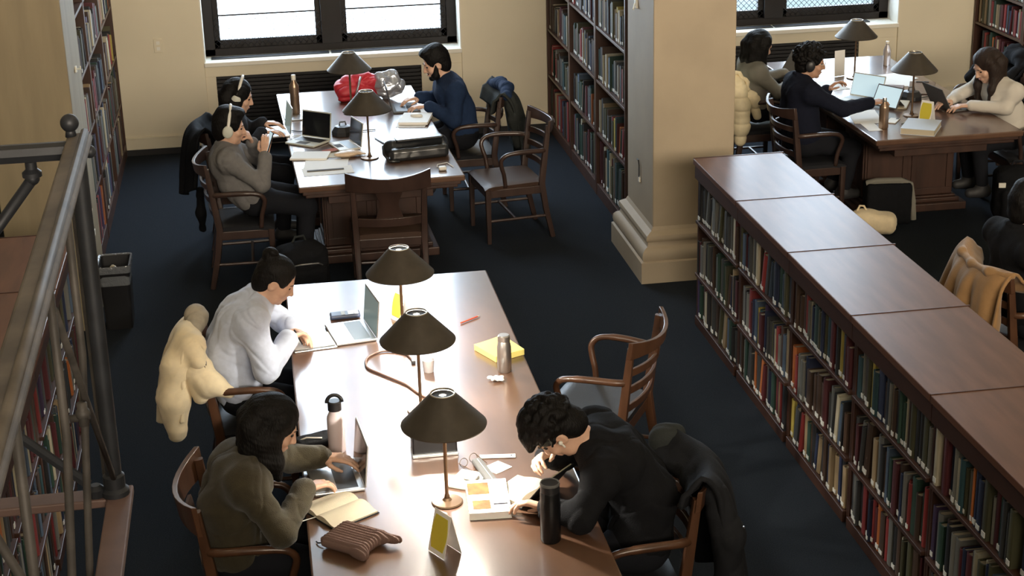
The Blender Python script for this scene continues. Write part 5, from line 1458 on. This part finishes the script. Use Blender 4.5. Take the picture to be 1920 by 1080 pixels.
# ---- table below the glaring window
slab('flat grey tablet under the tall bronze bottle', 'tablet', 'tablet', .235, 12.38, .17, .25, .010, 4, 'silver')
bpy.data.objects['bottle.003'].location = (.245, 12.44, Zt + .0105)
t = thing('red_bag', 'red nylon bag slumped behind the far lamp by the glaring window', 'bag', (.75, 12.83, Zt)); B = Blob(.007, .04)
B.ell((-.05, 0, .09), (.13, .10, .10)); B.ell((.09, .02, .12), (.10, .09, .09)); B.ell((.0, .02, .17), (.10, .07, .06)); B.ell((-.12, -.04, .06), (.06, .06, .06)); B.ell((.12, -.05, .07), (.05, .05, .05)); B.disp = folds(.040, .13, 21); obj('body', B.mesh('body'), M['redbag'], t)
obj('strap', MB().tube([(.03, -.08, .20), (.0, -.11, .12), (-.03, -.105, .03)], .009, 8), M['foil'], t, smooth=True)
t = thing('plastic_bag', 'crinkled silver clear bag beside the red bag', 'bag', (1.00, 12.82, Zt)); B = Blob(.006, .03); B.ell((-.02, 0, .10), (.12, .08, .10)); B.ell((.08, -.02, .10), (.05, .05, .06)); B.ell((-.06, -.03, .17), (.05, .04, .05)); B.ell((.04, .02, .18), (.05, .05, .035)); B.disp = folds(.040, .085, 22); obj('body', B.mesh('body'), M['foil'], t)
paper('white sheet under the hand of the bearded man', 1.19, 12.33, .21, .30, -10)
for k, (x, y, r_, lb) in enumerate([(1.10, 11.98, -12, 'broad white sheet beside the black shoulder bag'), ]):
    paper(lb, x, y, .22, .30, r_)
closed_book('thick white magazine on the sheet before the bearded man', 1.13, 12.02, .22, .30, .02, -14, 'paper', .006, 'paper')
t = thing('mouse', 'white computer mouse on the thick white magazine', 'mouse', (1.14, 12.05, Zt + .0265), R(60)); B = Blob(.004, .01).ell((0, 0, .006), (.03, .05, .020)).box((0, 0, -.05), (.1, .1, .05), op=-1, k=.004); obj('shell', B.mesh('shell'), M['whiteplastic'], t)
t = thing('shoulder_bag', 'glossy black shoulder bag lying by the near right corner of the crowded table', 'bag', (1.03, 11.03, Zt), R(8)); B = Blob(.007, .03); B.cap((-.17, 0, .068), (.17, .02, .068), .068); B.box((0, -.02, .045), (.21, .105, .045), None, .03); B.disp = folds(.006, .12, 23); obj('body', B.mesh('body'), M['shinybag'], t)
obj('flap', Blob(.006, .02).box((.02, -.01, .132), (.17, .05, .008), None, .008).mesh('flap'), M['shinybag'], t)
obj('handle', MB().tube([(-.19, .05, .10), (-.235, .0, .09), (-.245, -.06, .05), (-.22, -.12, .012), (-.15, -.135, .010)], .009, 8), M['shinybag'], t, smooth=True)
obj('strap', MB().tube([(-.10, .10, .05), (-.115, .20, .012), (-.14, .40, .006), (-.165, .58, .005)], .006, 6), M['shinybag'], t, smooth=True)
t = thing('earbud_case', 'white earbud case with a cable at the near right table corner', 'case', (1.165, 10.62, Zt)); obj('case', MB().box((0, 0, .014), (.055, .05, .026)), M['whiteplastic'], t, bevel=.011); obj('cord', MB().tube([(0, .025, .012), (-.03, .07, .006), (-.02, .13, .006), (.05, .16, .006), (.08, .05, .006)], .003, 6), M['whiteplastic'], t, smooth=True)
slab('white notepad with rounded corner near the left edge, below the dark laptop', 'notepad', 'notepad', .30, 11.19, .26, .19, .014, -12, 'paper')
paper('creamy sheet between the small laptop and the notepad', .50, 11.20, .20, .16, -18, .0, 'pages')
for k, (x, y, w_, h_, r_, lb) in enumerate([(.40, 10.98, .30, .21, -6, 'white sheet under the white notepad'), (.40, 10.80, .34, .20, 3, 'white sheet at the near left corner under the dark ruler')]):
    paper(lb, x, y, w_, h_, r_)
slab('dark slim ruler on the sheet at the near left corner', 'ruler', 'ruler', .385, 10.805, .25, .026, .004, 1, 'greyfelt', .004, .001)
t = thing('snack_bag', 'cream snack bag in front of the small white-edged laptop', 'bag', (.56, 11.12, Zt), R(8)); B = Blob(.005, .02).ell((0, 0, .024), (.10, .045, .024)); B.box((.10, 0, .02), (.02, .04, .006), None, .004); B.disp = folds(.006, .05, 25); obj('body', B.mesh('body'), M['snack'], t)
t = thing('phone', 'phone with a reddish case leaning beside the snack bag', 'phone', (.46, 11.30, Zt + .0025), R(-60)); obj('body', MB().box((0, 0, .004), (.075, .15, .008)), M['rednote'] if False else M['cable'], t, bevel=.003); obj('screen', MB().box((0, 0, .0083), (.068, .14, .0008)), M['orange'], t)
t = thing('phone', 'phone held up by the person in the grey sweater', 'phone', (.02, 10.845, .925), R(-75)); Rm = Matrix.Rotation(R(68), 3, 'X'); obj('body', MB().box((0, 0, .05), (.072, .145, .008), Rm), M['charcoal'], t, bevel=.003); obj('screen', MB().box(Vector((0, 0, .05)) + Rm @ Vector((0, 0, .0043)), (.066, .138, .0008), Rm), M['screenl'], t)
cable('thin black charger cable beside the dark laptop', [(.14, 11.99, cz), (.26, 11.90, cz), (.36, 11.93, cz), (.46, 11.80, cz)], .004, 'blackplastic')
cable('thin grey cable running from dark laptop to the left table edge', [(.20, 11.62, cz), (.19, 11.75, cz), (.27, 11.80, cz)], .003, 'greyp')
# ---- table beyond the low bookcase
closed_book('thick pale blue book with cream pages on the near end of the far table', 4.645, 10.81, .24, .31, .045, -32, 'papyr')
slab('cream notepad behind the slim steel bottle', 'notepad', 'notepad', 4.74, 11.55, .20, .24, .016, -28, 'pages')
for x, y, w_, h_, r_, lb in [(4.40, 11.28, .21, .40, -12, 'long white sheets by the left edge below the pale laptop'), (4.34, 11.02, .10, .30, -4, 'white sheet at the left edge beside the slim steel bottle'),
                             (5.06, 12.28, .26, .30, -20, 'white sheets spread between the two far lamps'), (5.12, 12.45, .22, .26, 14, 'white sheet nearest the black jacket chair'), (4.47, 12.30, .24, .34, 8, 'white sheet before the far left reader')]:
    paper(lb, x, y, w_, h_, r_)
t = thing('clipboard', 'brown clipboard with a black clip near the right edge of the far table', 'clipboard', (5.15, 12.02, Zt), R(-24)); obj('board', MB().box((0, 0, .004), (.20, .42, .006)), M['chair'], t, bevel=.002); obj('clip', MB().box((0, .19, .010), (.10, .025, .008)), M['blackplastic'], t, bevel=.002)
t = thing('notebook', 'dark red notebook half under the white sheets between the lamps', 'notebook', (4.93, 12.05, Zt), R(-25)); obj('cover', MB().box((0, 0, .006), (.15, .21, .012)), M['rednote'] if False else M['cable'], t, bevel=.002)
t = thing('phone', 'white phone beside the slim steel bottle', 'phone', (4.55, 11.10, Zt), R(-35)); obj('body', MB().box((0, 0, .004), (.07, .145, .008)), M['whiteplastic'], t, bevel=.003); obj('camera_bump', MB().box((.02, .05, .0085), (.02, .025, .001)), M['greyfelt'], t)
t = thing('pen', 'thin pen lying beside the white phone', 'pen', (4.63, 11.05, Zt + .004), R(-50)); obj('barrel', MB().tube([(0, -.07, 0), (0, .06, 0)], .004, 8), M['greyp'], t); obj('tip', MB().tube([(0, .06, 0), (0, .075, -.002)], [.004, .001], 8), M['blackplastic'], t)
t = thing('paper_sign', 'white paper standing against the foot of the lamp nearest the window', 'sign', (4.68, 12.60, Zt), R(15))
obj('panel', MB().grid(lambda u, v: ((u - .5) * .10 + .03 * v, .05 * v, .002 + .20 * v), 2, 4, .001), M['paper'], t)

# ================================================================== CAMERA, LIGHT
cam = bpy.data.cameras.new('camera'); co = bpy.data.objects.new('camera', cam); COL.objects.link(co)
cam.sensor_width = 36; cam.lens = FPX / 1920 * 36; cam.clip_start = .05
m4 = Matrix(((CAMM[0][0], -CAMM[1][0], -CAMM[2][0], 0), (CAMM[0][1], -CAMM[1][1], -CAMM[2][1], 0), (CAMM[0][2], -CAMM[1][2], -CAMM[2][2], 3.8), (0, 0, 0, 1)))
co.matrix_world = m4
SC.camera = co

LAMPDATA.energy = 40; LAMPDATA.color = (1, .93, .81)
W = bpy.data.worlds.new('overcast'); SC.world = W; W.use_nodes = True
bg = W.node_tree.nodes['Background']; bg.inputs[0].default_value = (.70, .85, 1, 1); bg.inputs[1].default_value = 14.0
def area(name, loc, rot, sx, sy, e, col, portal=False):
    l = bpy.data.lights.new(name, 'AREA'); l.shape = 'RECTANGLE'; l.size = sx; l.size_y = sy; l.energy = e; l.color = col
    o = bpy.data.objects.new(name, l); COL.objects.link(o); o.location = loc; o.rotation_euler = rot
    if portal: l.cycles.is_portal = True
    return o
for n, (a, b) in enumerate(BAYS):
    area('window_portal', ((a + b) / 2, WY + .36, (WT + .8) / 2), (R(-90), 0, 0), b - a, WT - .8, 1, (1, 1, 1), True)
# the hall's ceiling lamps
for x in (-2.5, 2.0, 6.5):
    for y in (-.5, 4.0, 8.5):
        area('ceiling_lamp', (x, y, ZC - .35), (0, 0, 0), .9, .9, 13, (1, .82, .58))
hl = area('added_wall_fill', (3.2, YB + .3, 4.6), (R(90), 0, 0), 8, 1.6, 330, (1, .85, .66)); hl.data.spread = R(64)  # added unseen area light behind the camera, brightens the window wall and pillars
vs_ = SC.view_settings; SC.display_settings.display_device = 'sRGB'
vs_.view_transform = 'Standard'; vs_.look = 'None'; vs_.exposure = 0; vs_.gamma = 1; vs_.use_curve_mapping = False
SC.cycles.max_bounces = 6; SC.cycles.diffuse_bounces = 4; SC.cycles.glossy_bounces = 3; SC.cycles.transparent_max_bounces = 8
SC.cycles.caustics_reflective = False; SC.cycles.caustics_refractive = False
SC.cycles.sample_clamp_indirect = 6
